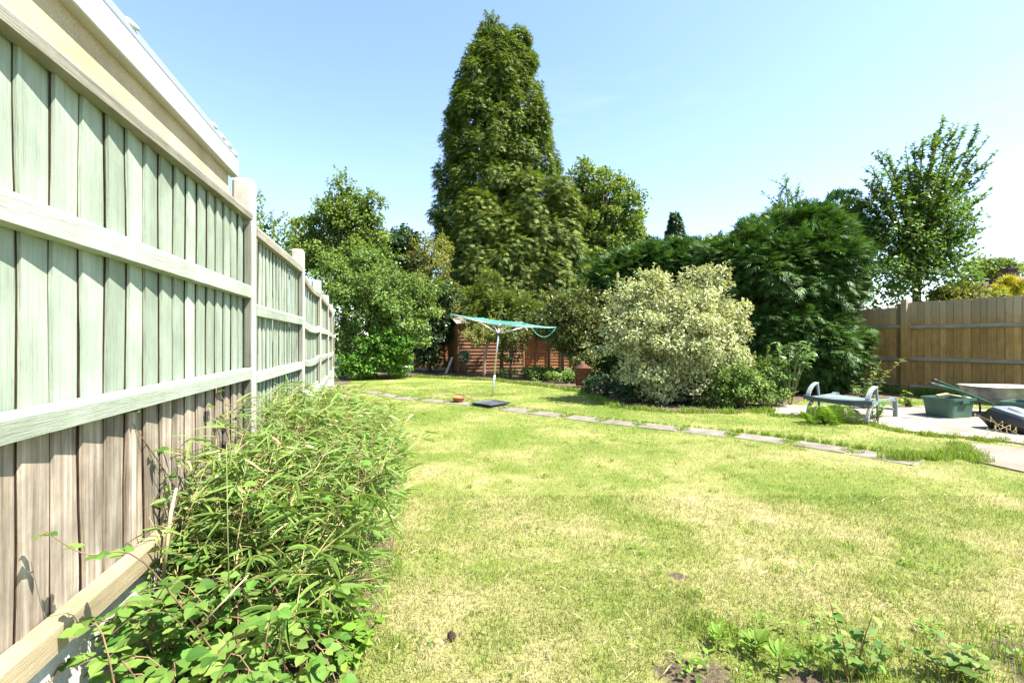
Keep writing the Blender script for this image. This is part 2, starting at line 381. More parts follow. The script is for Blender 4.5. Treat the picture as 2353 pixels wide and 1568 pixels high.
def m_blade():
    m, t, o = nt('grass_blade'); c, _ = lawn_color(t, attr(t, 'rnd'))
    p = t.nodes.new('ShaderNodeBsdfPrincipled'); t.links.new(c, p.inputs['Base Color']); p.inputs['Roughness'].default_value = .6
    p.inputs['Specular IOR Level'].default_value = .25
    tr = t.nodes.new('ShaderNodeBsdfTranslucent'); t.links.new(mixc(t, 1.0, c, (1.15, 1.15, .6), 'MULTIPLY'), tr.inputs[0])
    mx = t.nodes.new('ShaderNodeMixShader'); mx.inputs[0].default_value = .4
    t.links.new(p.outputs[0], mx.inputs[1]); t.links.new(tr.outputs[0], mx.inputs[2]); t.links.new(mx.outputs[0], o.inputs[0]); return m
MAT['lawn'] = m_lawn(); MAT['blade'] = m_blade()
MAT['tuft'] = m_leaf('long_grass', (.10, .20, .018), (.25, .31, .06), .4)
MAT['far'] = m_plain('rough_grass', (.08, .12, .03), .95, .1, 0, .3, .4)
L = {}
L['conifer'] = m_leaf('cypress_foliage', (.042, .096, .013), (.180, .225, .036), .22, .6, .25)
L['golden'] = m_leaf('golden_cypress_foliage', (.052, .108, .014), (.205, .238, .044), .25, .6, .25)
L['hedge'] = m_leaf('leylandii_foliage', (.024, .078, .013), (.085, .160, .030), .2, .55, .3)
L['oak'] = m_leaf('broadleaf', (.075, .145, .022), (.200, .255, .050), .35)
L['mid'] = m_leaf('shrub_leaf', (.070, .150, .025), (.200, .275, .065), .35)
L['bright'] = m_leaf('bright_shrub_leaf', (.060, .165, .018), (.150, .275, .038), .4)
L['dark'] = m_leaf('dark_ivy_leaf', (.018, .050, .014), (.050, .095, .025), .2, .4, .4)
L['yellow'] = m_leaf('yellow_green_leaf', (.130, .165, .030), (.28, .28, .070), .35)
L['var'] = m_leaf('variegated_leaf', (.075, .150, .038), (.25, .31, .11), .25, .5, .3, edgecol=(.60, .585, .33), edge_lo=.52)
L['pyra'] = m_leaf('firethorn_leaf', (.045, .095, .016), (.165, .170, .040), .25, .4, .4)
L['fruit'] = m_leaf('fruit_tree_leaf', (.050, .120, .020), (.130, .205, .036), .45, .42, .4)
L['laurel'] = m_leaf('glossy_leaf', (.090, .190, .050), (.190, .300, .100), .25, .25, .6)
L['fern'] = m_leaf('fern_frond', (.090, .190, .015), (.190, .280, .035), .4)
L['bamboo'] = m_leaf('bamboo_leaf', (.055, .148, .026), (.205, .285, .075), .35, .5, .3, edgecol=(.165, .255, .05), edge_lo=.5)
L['bramble'] = m_leaf('bramble_leaf', (.055, .150, .022), (.190, .285, .060), .38, .6, .22)
L['weed'] = m_leaf('weed_leaf', (.110, .230, .025), (.200, .310, .045), .4)
L['goldcon'] = m_leaf('gold_conifer_leaf', (.30, .30, .020), (.50, .44, .035), .35)
L['bluegreen'] = m_leaf('grey_green_leaf', (.06, .11, .085), (.26, .33, .25), .2, .4, .4)
L['flower'] = m_leaf('cream_rose', (.7, .6, .35), (.85, .75, .5), .3)
L['seed'] = m_leaf('seed_head', (.5, .42, .2), (.62, .5, .26), .3)

# ------------------------------------------------------------------ ground
def sheet(name, pts, m, z, sub=0):
    me = bpy.data.meshes.new(name); me.from_pydata([(p[0], p[1], z) for p in pts], [], [tuple(range(len(pts)))]); me.validate()
    me.materials.append(m); o = bpy.data.objects.new(name, me); C.objects.link(o); return tag(o, kind='structure')
sheet('ground', [(-900, -60), (900, -60), (900, 1800), (-900, 1800)], MAT['far'], -.02)
def XL(z):            # left fence line
    return float(np.interp(z, [-2, 0, 3.0, 4.75, 6.55, 8.35, 10.1, 11.9, 16], [-.438, -.966, -1.760, -2.236, -2.815, -3.43, -4.05, -4.72, -6.2]))
def XB(z):            # edge of the planted bed
    return float(np.interp(z, [0, 1.5, 2.5, 4, 6, 9, 12, 15, 20], [-.45, -.58, -.68, -1.00, -1.70, -3.15, -4.45, -5.2, -5.4]))
def XR(z): return 13.8 - .42 * z
zs = list(np.linspace(-1, 17, 25))
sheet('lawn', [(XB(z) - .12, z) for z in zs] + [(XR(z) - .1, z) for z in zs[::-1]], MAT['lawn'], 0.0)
zs2 = [-1, 0, 1.5, 2.5, 4, 6, 9, 12, 15]
sheet('bed', [(XL(z) + .02, z) for z in zs2] + [(XB(z) + .02, z) for z in zs2[::-1]], MAT['soil'], .004)
back_bed = [ground(860, 862), ground(960, 864), ground(1040, 868), ground(1130, 872), ground(1240, 884), ground(1330, 897), ground(1420, 935), ground(1560, 946), ground(1700, 944), ground(1790, 938),
            Vector((6.2, 9.6, 0)), Vector((9.6, 9.9, 0)), Vector((5.6, 19.4, 0)), Vector((-6.3, 19.4, 0)), Vector((-6.0, 15, 0))]
sheet('back_bed', back_bed, MAT['soil'], .005)
patio_px = [(1780, 952), (1900, 958), (2010, 975), (2080, 992), (2190, 1003), (2280, 1012), (2440, 1034)]
patio = [ground(*p) for p in patio_px] + [Vector((8.6, 7.6, 0)), Vector((8.0, 8.5, 0)), Vector((4.9, 8.6, 0))]
path = [ground(*p) for p in [(2204, 1019), (2300, 1026), (2440, 1036), (2480, 1100), (2352, 1086), (2244, 1062)]]
def slab_sheet(name, poly, m, top):
    mb = MB(); n = len(poly)
    mb.v = [(p[0], p[1], top) for p in poly] + [(p[0], p[1], -.05) for p in poly]
    mb.f = [tuple(range(n))] + [(i, i + n, (i + 1) % n + n, (i + 1) % n) for i in range(n)]
    return tag(mb.build(name, m), kind='structure')
slab_sheet('patio', patio, MAT['patio'], .022)
slab_sheet('path', path, MAT['path'], .016)
# stepping slabs
slab_c = [(3.94, 4.79), (3.58, 5.27), (3.13, 5.72), (2.60, 6.13), (2.10, 6.46), (1.62, 6.82), (1.13, 7.17), (.60, 7.63), (.13, 8.05), (-.42, 8.62), (-1.02, 8.98), (-1.58, 9.33), (-2.2, 9.72), (-2.75, 10.25), (-3.3, 10.85)]
slab_lab = ['stepping slab nearest the concrete path, its end under long grass', 'long pale slab, second in the row from the concrete path', 'grey slab with white specks, third from the concrete path',
            'plain slab, fourth in the row from the concrete path', 'pale slab below the variegated bush, fifth from the concrete path', 'dark mossy slab in front of the variegated bush',
            'slab at the edge of the variegated bush shadow', 'slab two places right of the black tray', 'slab next to the right corner of the black tray', 'slab lying under the black tray',
            'slab under the terracotta dish', 'slab just left of the terracotta dish', 'pale slab near the far left end of the path', 'second slab from the far left end of the path', 'slab at the far left end of the stepping path']
SLABS = []
for i, (x, y) in enumerate(slab_c):
    nx = slab_c[max(i - 1, 0)]; px_ = slab_c[min(i + 1, len(slab_c) - 1)]
    a = math.atan2(nx[1] - px_[1], nx[0] - px_[0]) + random.uniform(-.03, .03)
    ln = math.dist(nx, px_) / (2 if 0 < i < len(slab_c) - 1 else 1) - random.uniform(.05, .10); w = random.uniform(.36, .42)
    mb = MB(); mb.box((0, 0, -.012), (ln, w, .05))
    o = bevel(mb.build('stepping_slab', MAT['slab']), .008); o.location = (x, y, random.uniform(-.006, .0)); o.rotation_euler = (R(random.uniform(-.6, .6)), R(random.uniform(-.6, .6)), a)
    tag(o, slab_lab[i], 'paving slab', 'stepping slabs across the lawn'); SLABS.append((x, y, a, ln, w))

# ------------------------------------------------------------------ left fence
posts = [(-1.190, .85, 1.13), (-1.765, 3.0, 1.065), (-2.236, 4.75, .957), (-2.815, 6.55, .878), (-3.43, 8.35, .846), (-4.05, 10.1, .82), (-4.72, 11.9, .80)]
plab = ['tall concrete fence post standing just outside the left edge', 'tallest visible concrete post, at the end of the cream outbuilding', 'second concrete post along the green fence, taller than the panel beside it',
        'third concrete post along the green fence', 'fourth concrete post along the green fence', 'fifth thin-looking concrete post far along the green fence', 'last concrete post of the green fence, beside the leafy shrubs']
for i, (x, y, top) in enumerate(posts):
    if i == 0: continue
    a = posts[max(i - 1, 0)]; b = posts[min(i + 1, len(posts) - 1)]
    ang = math.atan2(b[1] - a[1], b[0] - a[0]); t = top + H
    w, d = .105, .125; c = .018
    sec = lambda z, s=1.0: [Vector((p[0] * s, p[1] * s, z)) for p in [(-w / 2, -d / 2 + c), (-w / 2 + c, -d / 2), (w / 2 - c, -d / 2), (w / 2, -d / 2 + c), (w / 2, d / 2 - c), (w / 2 - c, d / 2), (-w / 2 + c, d / 2), (-w / 2, d / 2 - c)]]
    mb = MB(); mb.loft([sec(-.1), sec(t - .02), sec(t, .8)])
    o = mb.build('fence_post', MAT['post']); o.location = (x, y, 0); o.rotation_euler = (0, 0, ang)
    tag(o, plab[i], 'fence post', 'concrete posts of the green fence')
def wavy_board(w, z0, z1, seed, rows=10, amp=.0048, face=(.024, .0085, .007, 0)):
    r = random.Random(seed); v = []; f = []; ph = [r.uniform(0, 6.28) for _ in range(4)]; kn = r.uniform(.2, .9); ka = r.choice((0, 0, 0, 1)) * r.uniform(.004, .010)
    for j in range(rows + 1):
        q = j / rows; z = z0 + (z1 - z0) * q
        e0 = amp * (math.sin(5 * q + ph[0]) + .6 * math.sin(13 * q + ph[1])) - ka * math.exp(-((q - kn) / .09) ** 2)
        e1 = amp * (math.sin(6 * q + ph[2]) + .6 * math.sin(11 * q + ph[3])); bow = .002 * math.sin(4 * q + ph[1])
        v += [(e0, -(face[0] + bow), z), (w + e1, -(face[2] + bow), z), (w + e1, -face[3], z), (e0, -(face[1] + bow), z), (e0, -(face[0] * .28 + face[1] * .72 + bow), z)]
    for j in range(rows):
        for k in range(5):
            k2 = (k + 1) % 5; f.append((j * 5 + k, j * 5 + k2, j * 5 + 5 + k2, j * 5 + 5 + k))
    f += [(4, 3, 2, 1, 0), tuple(rows * 5 + k for k in range(5))]
    return v, f
pnlab = ['nearest pale green fence panel with bare weathered wood below its third rail', 'second pale green fence panel with a weathered grey top rail', 'third pale green fence panel with sagging rails above a white gravel board',
         'fourth pale green fence panel, seen narrow between posts', 'fifth pale green fence panel, far along the fence', 'last pale green fence panel, next to the leafy shrubs']
glab = ['white concrete gravel board under the nearest green panel', 'gravel board under the second green panel, behind bamboo', 'bright white gravel board under the third green panel',
        'gravel board under the fourth green panel', 'gravel board under the fifth green panel', 'gravel board under the last green panel']
# rail heights above the camera: top, middle, third, bottom (upper edges)
rails = [(.838, .358, -.170, -.755), (.777, .250, -.208, -.74), (.70, .22, -.19, -.60), (.69, .20, -.22, -.62), (.67, .18, -.24, -.64), (.65, .16, -.26, -.66)]
for i in range(6):
    A = Vector((posts[i][0], posts[i][1], 0)); B = Vector((posts[i + 1][0], posts[i + 1][1], 0)); Ldist = (B - A).length
    ang = math.atan2(B.y - A.y, B.x - A.x); u0, u1 = .055, Ldist - .055
    e = thing('green_fence', pnlab[i], 'fence panel', A, ang, 'pale green panels of the left fence')
    rt = [r + H for r in rails[i]]; zt = rt[0] - .004; zb = rt[3] - .083
    # local frame: x along the fence, -y towards the garden
    nb = 17 if i == 0 else 16; ex = (u1 - u0 - .02) / nb
    for k in range(nb):
        v, f = wavy_board(ex + .040, zb, zt - random.uniform(0, .006) - (.05 * (1 - (k + .5) / nb) if i == 0 else 0), 100 * i + k, face=(.027, .0135, .007, 0) if i < 2 else (.022, .0095, .007, 0))
        mb = MB(); mb.add([(a + u0 + k * ex, b + random.uniform(-.0005, .0005), c) for a, b, c in v], f)
        bo = mb.build('board', MAT['board_near'] if i == 0 else MAT['board'], e, False, False)
        bo.data.materials.append(MAT['raw_edge'])
        for j in range(10): bo.data.polygons[j * 5 + 3].material_index = 1
    for k in range(4):
        mb = MB(); hgt = (.052 if i == 0 else .07, .080, .073, .088 if i == 0 else .08)[k]; sag = .0 if i not in (2,) else -.035
        pts = []
        for q in np.linspace(0, 1, 7):
            x = u0 + (u1 - u0) * q; zz = rt[k] - hgt / 2 + sag * 4 * q * (1 - q)
            zz -= .05 * (1 - q) if (i == 0 and k == 0) else 0
            pts.append((x, zz))
        secs = [[Vector((x, -.0225 - .0, zz - hgt / 2)), Vector((x, -.064, zz - hgt / 2 + .003)), Vector((x, -.066, zz + hgt / 2 - .016)), Vector((x, -.058, zz + hgt / 2)), Vector((x, -.0225, zz + hgt / 2))] for x, zz in pts]
        mb.loft([s[::-1] for s in secs])
        mt = MAT['rail_bare'] if (i == 0 and k == 3) else MAT['rail_worn'] if (k == 0) else MAT['rail']
        mb.build('rail', mt, e, False, False)
    for ux in (u0 + .012, u1 - .014):
        mb = MB()
        for ka, kb in ((0, 1), (1, 2), (2, 3)):
            za = rt[kb] + .002; zz = rt[ka] - .082; mb.box((ux, -.041, (za + zz) / 2), (.026, .034, zz - za - .004))
        mb.build('end_batten', MAT['batten'], e, False, False)
    mb = MB(); zt2 = zb - .006
    if i == 2: zt2 = .66
    mb.box(((u0 + u1) / 2, -.005, (zt2 - .06) / 2), (u1 - u0 + .04, .05, zt2 + .06))
    g = bevel(mb.build('gravel_board', MAT['gravel_board']), .006); g.location = A; g.rotation_euler = (0, 0, ang)
    tag(g, glab[i], 'gravel board', 'gravel boards under the green fence')

# ------------------------------------------------------------------ neighbour's outbuilding
nb_dir = Vector((-.264, 1, 0)).normalized(); nb_n = Vector((nb_dir.y, -nb_dir.x, 0))
def nbp(K, z, h): return Vector((-K - .264 * z, z, H + h))
e = thing('neighbour_outbuilding', 'cream rendered outbuilding with white roof edge behind the nearest green panel', 'outbuilding', nbp(1.2, 3.05, -H))
def slabK(mb, K0, K1, h0, h1, z0, z1, h0b=None, h1b=None):
    a = [nbp(K0, z0, h0), nbp(K1, z0, h0b if h0b is not None else h0), nbp(K1, z0, h1b if h1b is not None else h1), nbp(K0, z0, h1)]
    b = [nbp(K0, z1, h0), nbp(K1, z1, h0b if h0b is not None else h0), nbp(K1, z1, h1b if h1b is not None else h1), nbp(K0, z1, h1)]
    return mb.add(a + b, [(0, 1, 2, 3), (7, 6, 5, 4), (0, 4, 5, 1), (1, 5, 6, 2), (2, 6, 7, 3), (3, 7, 4, 0)])
slabK(MB(), 1.165, 4.6, -H, 1.215, -3, 3.24).build('wall', MAT['render'], e)
bevel(slabK(MB(), 1.115, 1.175, 1.19, 1.315, -3.02, 3.31).build('fascia', MAT['upvc'], e), .006)
bevel(slabK(MB(), 1.12, 1.21, 1.318, 1.33, -3.02, 3.30, None, 1.475).build('capping', MAT['capping'], e), .005)
slabK(MB(), 1.213, 4.7, 1.22, 1.44, -3.01, 3.28).build('roof', MAT['felt'], e)
rg = random.Random(3)
for (z, K, h) in [(2.05, 1.185, 1.43), (2.98, 1.175, 1.412), (3.08, 1.16, 1.388), (3.18, 1.15, 1.372), (3.25, 1.135, 1.345)]:
    mb = MB(); secs = []
    for q in range(6):
        r = .028 * math.sin(math.pi * (q + .5) / 6); secs.append([nbp(K, z, h) + Vector((r * .8 * math.cos(w) * rg.uniform(.7, 1.2), r * 1.8 * math.sin(w) * rg.uniform(.8, 1.2), (q - 2.5) * .009)) for w in np.linspace(0, 6.28, 9)[:-1]])
    mb.loft(secs).build('mortar_lump', MAT['upvc'], e, True)

# ------------------------------------------------------------------ right fence
fe = thing('boarded_fence', 'tall unpainted brown boarded fence with three rails on the right', 'fence', (XR(10.8), 10.8, 0))
fdir = Vector((-.42, 1, 0)).normalized(); fn = Vector((-fdir.y, fdir.x, 0))       # towards the garden
def fr(s, n, h):            # s metres along the fence from the post at px 2078
    p0 = Vector((XR(10.72), 10.72, 0)); return p0 + fdir * s + fn * n + Vector((0, 0, h))
FH = 2.13
s = -5.2; k = 0; rb = random.Random(11)
while s < 9.3:
    w = rb.choice((.12, .13, .145, .15, .10)) if s > -6 else .15
    base = .12; hh = FH + rb.uniform(-.008, .008)
    if s > .05: hh -= .10
    mb = MB(); th = .016 + .008 * (k % 2); g = .003; nb0 = .0
    q = [fr(s + g, nb0, base), fr(s + w - g, nb0, base), fr(s + w - g, th, base), fr(s + g, th + .003, base)]
    mb.loft([q, [p + Vector((0, 0, hh - base)) for p in q]])
    mb.build('board', MAT['fence_r'], fe); s += w; k += 1
for (s0, s1) in ((-5.2, -2.42), (-2.42, -.08), (.08, 2.9), (2.9, 6.0), (6.0, 9.2)):
    for hz in (1.56, .80, .17):
        mb = MB(); hz2 = hz + rb.uniform(-.02, .02); q = []
        for sx in (s0 + .012, s1 - .012):
            q.append([fr(sx, .026, hz2 - .05), fr(sx, .075, hz2 - .02), fr(sx, .08, hz2), fr(sx, .026, hz2 + .05)])
        mb.loft([w_[::-1] for w_ in q]).build('rail', MAT['fence_r_rail'], fe)
for s0, s1 in ((-5.2, -.05), (-.05, 4.6), (4.6, 9.2)):
    mb = MB(); q = [fr(s0, -.014, .12), fr(s1, -.014, .12), fr(s1, -.005, .12), fr(s0, -.005, .12)]; zt_ = FH - (.02 if s0 < -1 else .13)
    mb.loft([q, [p + Vector((0, 0, zt_ - .12)) for p in q]]).build('added_backing', MAT['shed_trim'], fe)  # added sheet behind the boards, blocks leaking sun so the gaps read dark
for sx in (-2.42, 0, 2.9, 6.0):
    mb = MB(); q = [fr(sx - .055, .03, -.05), fr(sx + .055, .03, -.05), fr(sx + .055, .13, -.05), fr(sx - .055, .13, -.05)]
    mb.loft([q, [p + Vector((0, 0, FH + .12)) for p in q]])
    mb.build('post', MAT['fence_r'], fe)
for s0, s1 in ((-5.2, -.1), (-.1, 4.6), (4.6, 9.2)):
    mb = MB(); q = [fr(s0, -.01, -.05), fr(s1, -.01, -.05), fr(s1, .03, -.05), fr(s0, .03, -.05)]
    mb.loft([q, [p + Vector((0, 0, .165)) for p in q]]).build('kick_board', MAT['shed_trim'], fe)

# back fence lap panels
for i in range(6):
    x0 = -6.2 + i * 1.95; yb = 19.6
    lab = ['lap fence panel behind the left shrubs', 'dark lap fence panel in the shade left of the shed', 'lap fence panel directly behind the shed', 'orange brown lap fence panel lit right of the shed', 'lap fence panel behind the dark firethorn', 'lap fence panel in the far right corner'][i]
    e = thing('lap_fence', lab, 'fence panel', (x0, yb, 0), 0, 'lap panels of the back fence')
    for k in range(13):
        mb = MB(); z0 = .1 + k * .128; o_ = random.uniform(-.006, .006)
        mb.add([(.03, -.02, z0 + o_), (1.88, -.02, z0 - o_), (1.88, 0, z0 + .15), (.03, 0, z0 + .15), (.03, 0, z0 - .0), (1.88, 0, z0)], [(0, 1, 2, 3), (4, 3, 2, 5), (0, 4, 5, 1), (0, 3, 4), (1, 5, 2)])
        mb.build('board', MAT['lap'], e, False, False)
    for ux in (.05, .50, .95, 1.40, 1.86):
        MB().box((ux, -.035, .97), (.035, .025, 1.76)).build('batten', MAT['shed_trim'], e, False, False)
    MB().box((.95, -.02, 1.865), (1.9, .06, .03)).build('cap_rail', MAT['shed_trim'], e, False, False)

# ------------------------------------------------------------------ shed and things by it
sh0 = Vector((-2.09, 17.46, 0)); sdir = Vector((2.59, 1.04, 0)).normalized(); sback = Vector((-sdir.y, sdir.x, 0)); SL, SD = 2.79, 1.5
def sp(a, b, h): return sh0 + sdir * a + sback * b + Vector((0, 0, h))
e = thing('garden_shed', 'red brown clapboard shed under the shrubs at the back of the lawn', 'shed', sh0)
MB().loft([[sp(.03, .03, .05), sp(SL - .03, .03, .05), sp(SL - .03, SD - .03, .05), sp(.03, SD - .03, .05)], [sp(.03, .03, 1.92), sp(SL - .03, .03, 1.92), sp(SL - .03, SD - .03, 1.92), sp(.03, SD - .03, 1.92)]]).build('wall', MAT['shed'], e)
for k in range(14):
    z0 = .06 + k * .133; mb = MB()
    q = lambda a: [sp(a, -.024, z0 - .012), sp(a, .028, z0 - .012), sp(a, .028, z0 + .133), sp(a, .020, z0 + .133)]
    mb.loft([q(.02), q(SL - .02)]); mb.build('cladding_board', MAT['shed'], e)
for a in (-.01, SL - .05):
    MB().loft([[sp(a, -.035, .04), sp(a + .06, -.035, .04), sp(a + .06, .04, .04), sp(a, .04, .04)], [sp(a, -.035, 1.93), sp(a + .06, -.035, 1.93), sp(a + .06, .04, 1.93), sp(a, .04, 1.93)]]).build('corner_post', MAT['shed_trim'], e)
for b0, b1 in ((.06, .70), (.76, 1.42)):
    d = MB().loft([[sp(-.03, b0, .1), sp(.02, b0, .1), sp(.02, b1, .1), sp(-.03, b1, .1)], [sp(-.03, b0, 1.85), sp(.02, b0, 1.85), sp(.02, b1, 1.85), sp(-.03, b1, 1.85)]]).build('door', MAT['shed_trim'], e)
MB().add([sp(.0, 0, 1.92), sp(.0, SD, 1.92), sp(0, SD / 2, 2.16), sp(.04, 0, 1.92), sp(.04, SD, 1.92), sp(.04, SD / 2, 2.16)], [(0, 2, 1), (3, 4, 5), (0, 1, 4, 3), (1, 2, 5, 4), (2, 0, 3, 5)]).build('gable', MAT['shed_trim'], e)
q = lambda a: [sp(a, -.12, 1.885), sp(a, SD / 2, 2.18), sp(a, SD + .12, 1.885), sp(a, SD + .12, 1.91), sp(a, SD / 2, 2.21), sp(a, -.12, 1.91)]
MB().loft([q(-.08), q(SL + .08)]).build('roof', MAT['felt'], e)
p = ground(1024, 858); tp = at(1039, 820, p.y + .12)
mb = MB(); mb.sweep([p, tp], .085, .03, (1, 0, 0)); tag(mb.build('grey_plank', MAT['plank']), 'pale grey plank leaning against the shed corner', 'plank')

e = thing('lidded_tub', 'slate grey tub with a white cloth on it under the left shrubs', 'tub', ground(931, 861))
MB().loft([rrect(.30, .24, .04, 0.0), rrect(.36, .30, .04, .26), rrect(.39, .33, .04, .262), rrect(.39, .33, .04, .29)]).build('tub', MAT['bucket'], e, False, False)
mb = MB(); rc = random.Random(5); secs = []
for k, (r, z) in enumerate([(.19, .285), (.20, .31), (.14, .36), (.06, .40), (.01, .41)]):
    secs.append([Vector((r * math.cos(w) * rc.uniform(.75, 1.15), r * .85 * math.sin(w) * rc.uniform(.75, 1.15), z + rc.uniform(-.012, .03))) for w in np.linspace(0, 6.283, 13)[:-1]])
mb.loft(secs).build('cloth', MAT['cloth'], e, True, False)

# incinerator
e = thing('garden_incinerator', 'rusty garden incinerator bin with conical lid by the dark firethorn', 'incinerator', ground(1338, 890))
MB().lathe([(.175, .06), (.215, .50), (.222, .505), (.222, .52)], 28).build('bin', MAT['rust'], e, True, False)
MB().lathe([(.235, .515), (.235, .53), (.06, .625), (.055, .70), (.05, .70)], 28).build('lid', MAT['rust'], e, True, False)
for k in range(3):
    w = 2 * math.pi * k / 3 + .4; MB().tube([(.15 * math.cos(w), .15 * math.sin(w), .07), (.17 * math.cos(w), .17 * math.sin(w), 0)], .015, 6).build('leg', MAT['rust'], e, False, False)
for r_ in range(3):
    for k in range(9):
        w = 2 * math.pi * (k + .5 * (r_ % 2)) / 9; z = .17 + .12 * r_; rr = .175 + .04 * (z - .06) / .44 + .003
        MB().tube([(rr * math.cos(w), rr * math.sin(w), z), ((rr + .002) * math.cos(w), (rr + .002) * math.sin(w), z)], .014, 8).build('vent_hole', MAT['grip'], e, False, False)

# rotary dryer
base = ground(1131, 910); e = thing('rotary_washing_line', 'leaning rotary washing line with turquoise lines on an aluminium pole', 'washing line', base)
hub = Vector((-.30, 10.12, 1.40)); topp = base + (hub - base) * 1.13
MB().tube([base - Vector((0, 0, .05)), base + (hub - base) * .34], .024, 10).build('lower_pole', MAT['alu'], e, True)
MB().tube([base + (hub - base) * .33, topp], .019, 10).build('upper_pole', MAT['alu'], e, True)
MB().tube([base + (hub - base) * .97, base + (hub - base) * 1.02], .04, 10).build('collar', MAT['grip'], e, True)
MB().tube([topp - Vector((0, 0, .03)), topp + Vector((0, 0, .03))], .045, 10).build('hub', MAT['alu'], e, True)
tips = [Vector((-1.33, 9.85, 1.81)), Vector((.178, 9.0, 1.59)), Vector((1.0, 10.35, 1.53)), Vector((-.70, 11.2, 1.78))]
for tpt in tips:
    MB().tube([topp, topp.lerp(tpt, .5) + Vector((0, 0, -.015)), tpt], .013, 8).build('arm', MAT['alu'], e, True)
    MB().tube([hub, topp.lerp(tpt, .45) + Vector((0, 0, -.02))], .011, 8).build('strut', MAT['alu'], e, True)
for k in range(10):
    f_ = .28 + .72 * k / 9; mb = MB()
    for a in range(4):
        p0 = topp.lerp(tips[a], f_) + Vector((0, 0, .012)); p1 = topp.lerp(tips[(a + 1) % 4], f_) + Vector((0, 0, .012)); sg = random.uniform(.02, .06) * f_
        mb.tube([p0.lerp(p1, q) - Vector((0, 0, sg * 4 * q * (1 - q))) for q in np.linspace(0, 1, 7)], .0048, 5)
    mb.build('line', MAT['line'], e, True)
lp = topp.lerp(tips[2], .55); lq = tips[2]
MB().tube([lp + (lq - lp) * q - Vector((0, 0, .22 * 4 * q * (1 - q))) for q in np.linspace(0, 1, 10)], .005, 5).build('loose_line', MAT['line'], e, True)

# black tray and terracotta dish
cs = [ground(1082, 931), ground(1127, 938), ground(1173, 931), ground(1130, 924.5)]; cen = sum(cs, Vector()) / 4
e = thing('plastic_tray', 'shallow black square tray lying on the stepping slabs', 'tray', Vector((cen.x, cen.y, .03)))
def tsec(sc, z): return [Vector(((c.x - cen.x) * sc, (c.y - cen.y) * sc, z)) for c in cs]
MB().loft([tsec(.9, .0), tsec(1.0, .026), tsec(1.03, .028), tsec(1.03, .034), tsec(.97, .034), tsec(.87, .012)]).build('tray_body', MAT['tray'], e, False, False)
e = thing('terracotta_dish', 'small terracotta dish beside the black tray', 'dish', Vector((-1.07, 9.12, .02)))
MB().lathe([(.09, 0), (.125, .07), (.135, .072), (.135, .09), (.115, .09), (.08, .02)], 24).build('dish_body', MAT['terracotta'], e, True, False)

# sun lounger
e = thing('sun_lounger', 'grey green plastic sun lounger folded flat on the patio behind ferns', 'lounger', Vector((5.02, 7.03, .022)), R(-57))
for k in range(9):
    y = .03 + k * .112; z = .285 + .02 * math.sin(k * .5)
    mb = MB(); mb.sweep([(-.36, y, z), (-.2, y, z - .012), (0, y, z - .016), (.2, y, z - .012), (.36, y, z)], .096, .022, (0, 1, 0)); mb.build('slat', MAT['resin'], e, False, False)
mb = MB(); mb.sweep([(-.45, -.05, .305), (-.25, -.075, .285), (0, -.085, .278), (.25, -.075, .285), (.47, -.05, .30)], .03, .065, (0, 1, 0)); mb.build('front_rail', MAT['resin_dark'], e, False, False)
for sx in (-.40, .40):
    MB().sweep([(sx, .0, .27), (sx, .5, .272), (sx, 1.04, .275)], .045, .06, (1, 0, 0)).build('side_rail', MAT['resin'], e, False, False)
    arc = [(sx, -.03 + .34 * (1 - math.cos(w)), .25 + .265 * math.sin(w)) for w in np.linspace(.05, 1.5, 9)]
    MB().sweep(arc, .060, .028, (1, 0, 0)).build('armrest', MAT['resin_light'], e, False, False)
    arc2 = [(sx, .30 - .34 * math.sin(w), .27 - .27 * (1 - math.cos(w))) for w in np.linspace(0, 1.5, 8)]
    MB().sweep(arc2, .048, .03, (1, 0, 0)).build('front_leg', MAT['resin_light'], e, False, False)
    MB().sweep([(sx, .30, .50), (sx, .345, .3), (sx, .36, 0)], .03, .03, (1, 0, 0)).build('stay', MAT['resin'], e, False, False)
    MB().sweep([(sx, .86, .26), (sx, .93, .31), (sx, 1.02, .30), (sx, 1.05, .15), (sx, 1.06, 0)], .06, .03, (1, 0, 0)).build('rear_leg', MAT['resin'], e, False, False)
MB().sweep([(-.40, 1.0, .12), (.40, 1.0, .12)], .03, .03, (0, 1, 0)).build('cross_bar', MAT['resin'], e, False, False)

# green boxes
def crate(label, loc, rz):
    e = thing('recycling_box', label, 'storage box', loc, rz, 'green recycling boxes on the patio')
    mb = MB(); w, d, h = .36, .50, .31
    mb.loft([rrect(w, d, .05, 0), rrect(w + .05, d + .06, .05, h - .045)], True, False); mb.build('body', MAT['box_green'], e, False, False)
    mb = MB(); mb.loft([rrect(w + .052, d + .062, .05, h - .046), rrect(w + .09, d + .10, .05, h - .044), rrect(w + .095, d + .105, .05, h), rrect(w + .06, d + .07, .045, h), rrect(w + .045, d + .055, .045, h - .05), rrect(w - .02, d - .02, .045, .02)], False, True)
    bevel(mb.build('rim', MAT['box_green'], e, False, False), .003)
    for sx in (-1, 1):
        MB().box((sx * (w / 2 + .04), 0, h - .055), (.03, .16, .05)).build('handle', MAT['box_green'], e, False, False)
    return e
crate('green plastic recycling box with a wooden brush on top', Vector((7.0, 7.3, .022)), R(-73))
crate('green plastic box half hidden behind the black composter', Vector((7.62, 6.72, .022)), R(-62))
e = thing('hand_brush', 'small wooden hand brush resting on top of the green box', 'hand brush', Vector((6.96, 7.22, .335)), R(-20))
mb = MB(); mb.box((-.10, 0, .035), (.15, .09, .03), Matrix.Rotation(R(-14), 4, 'Y')); bevel(mb.build('head', MAT['dry_stem'], e, False, False), .01)
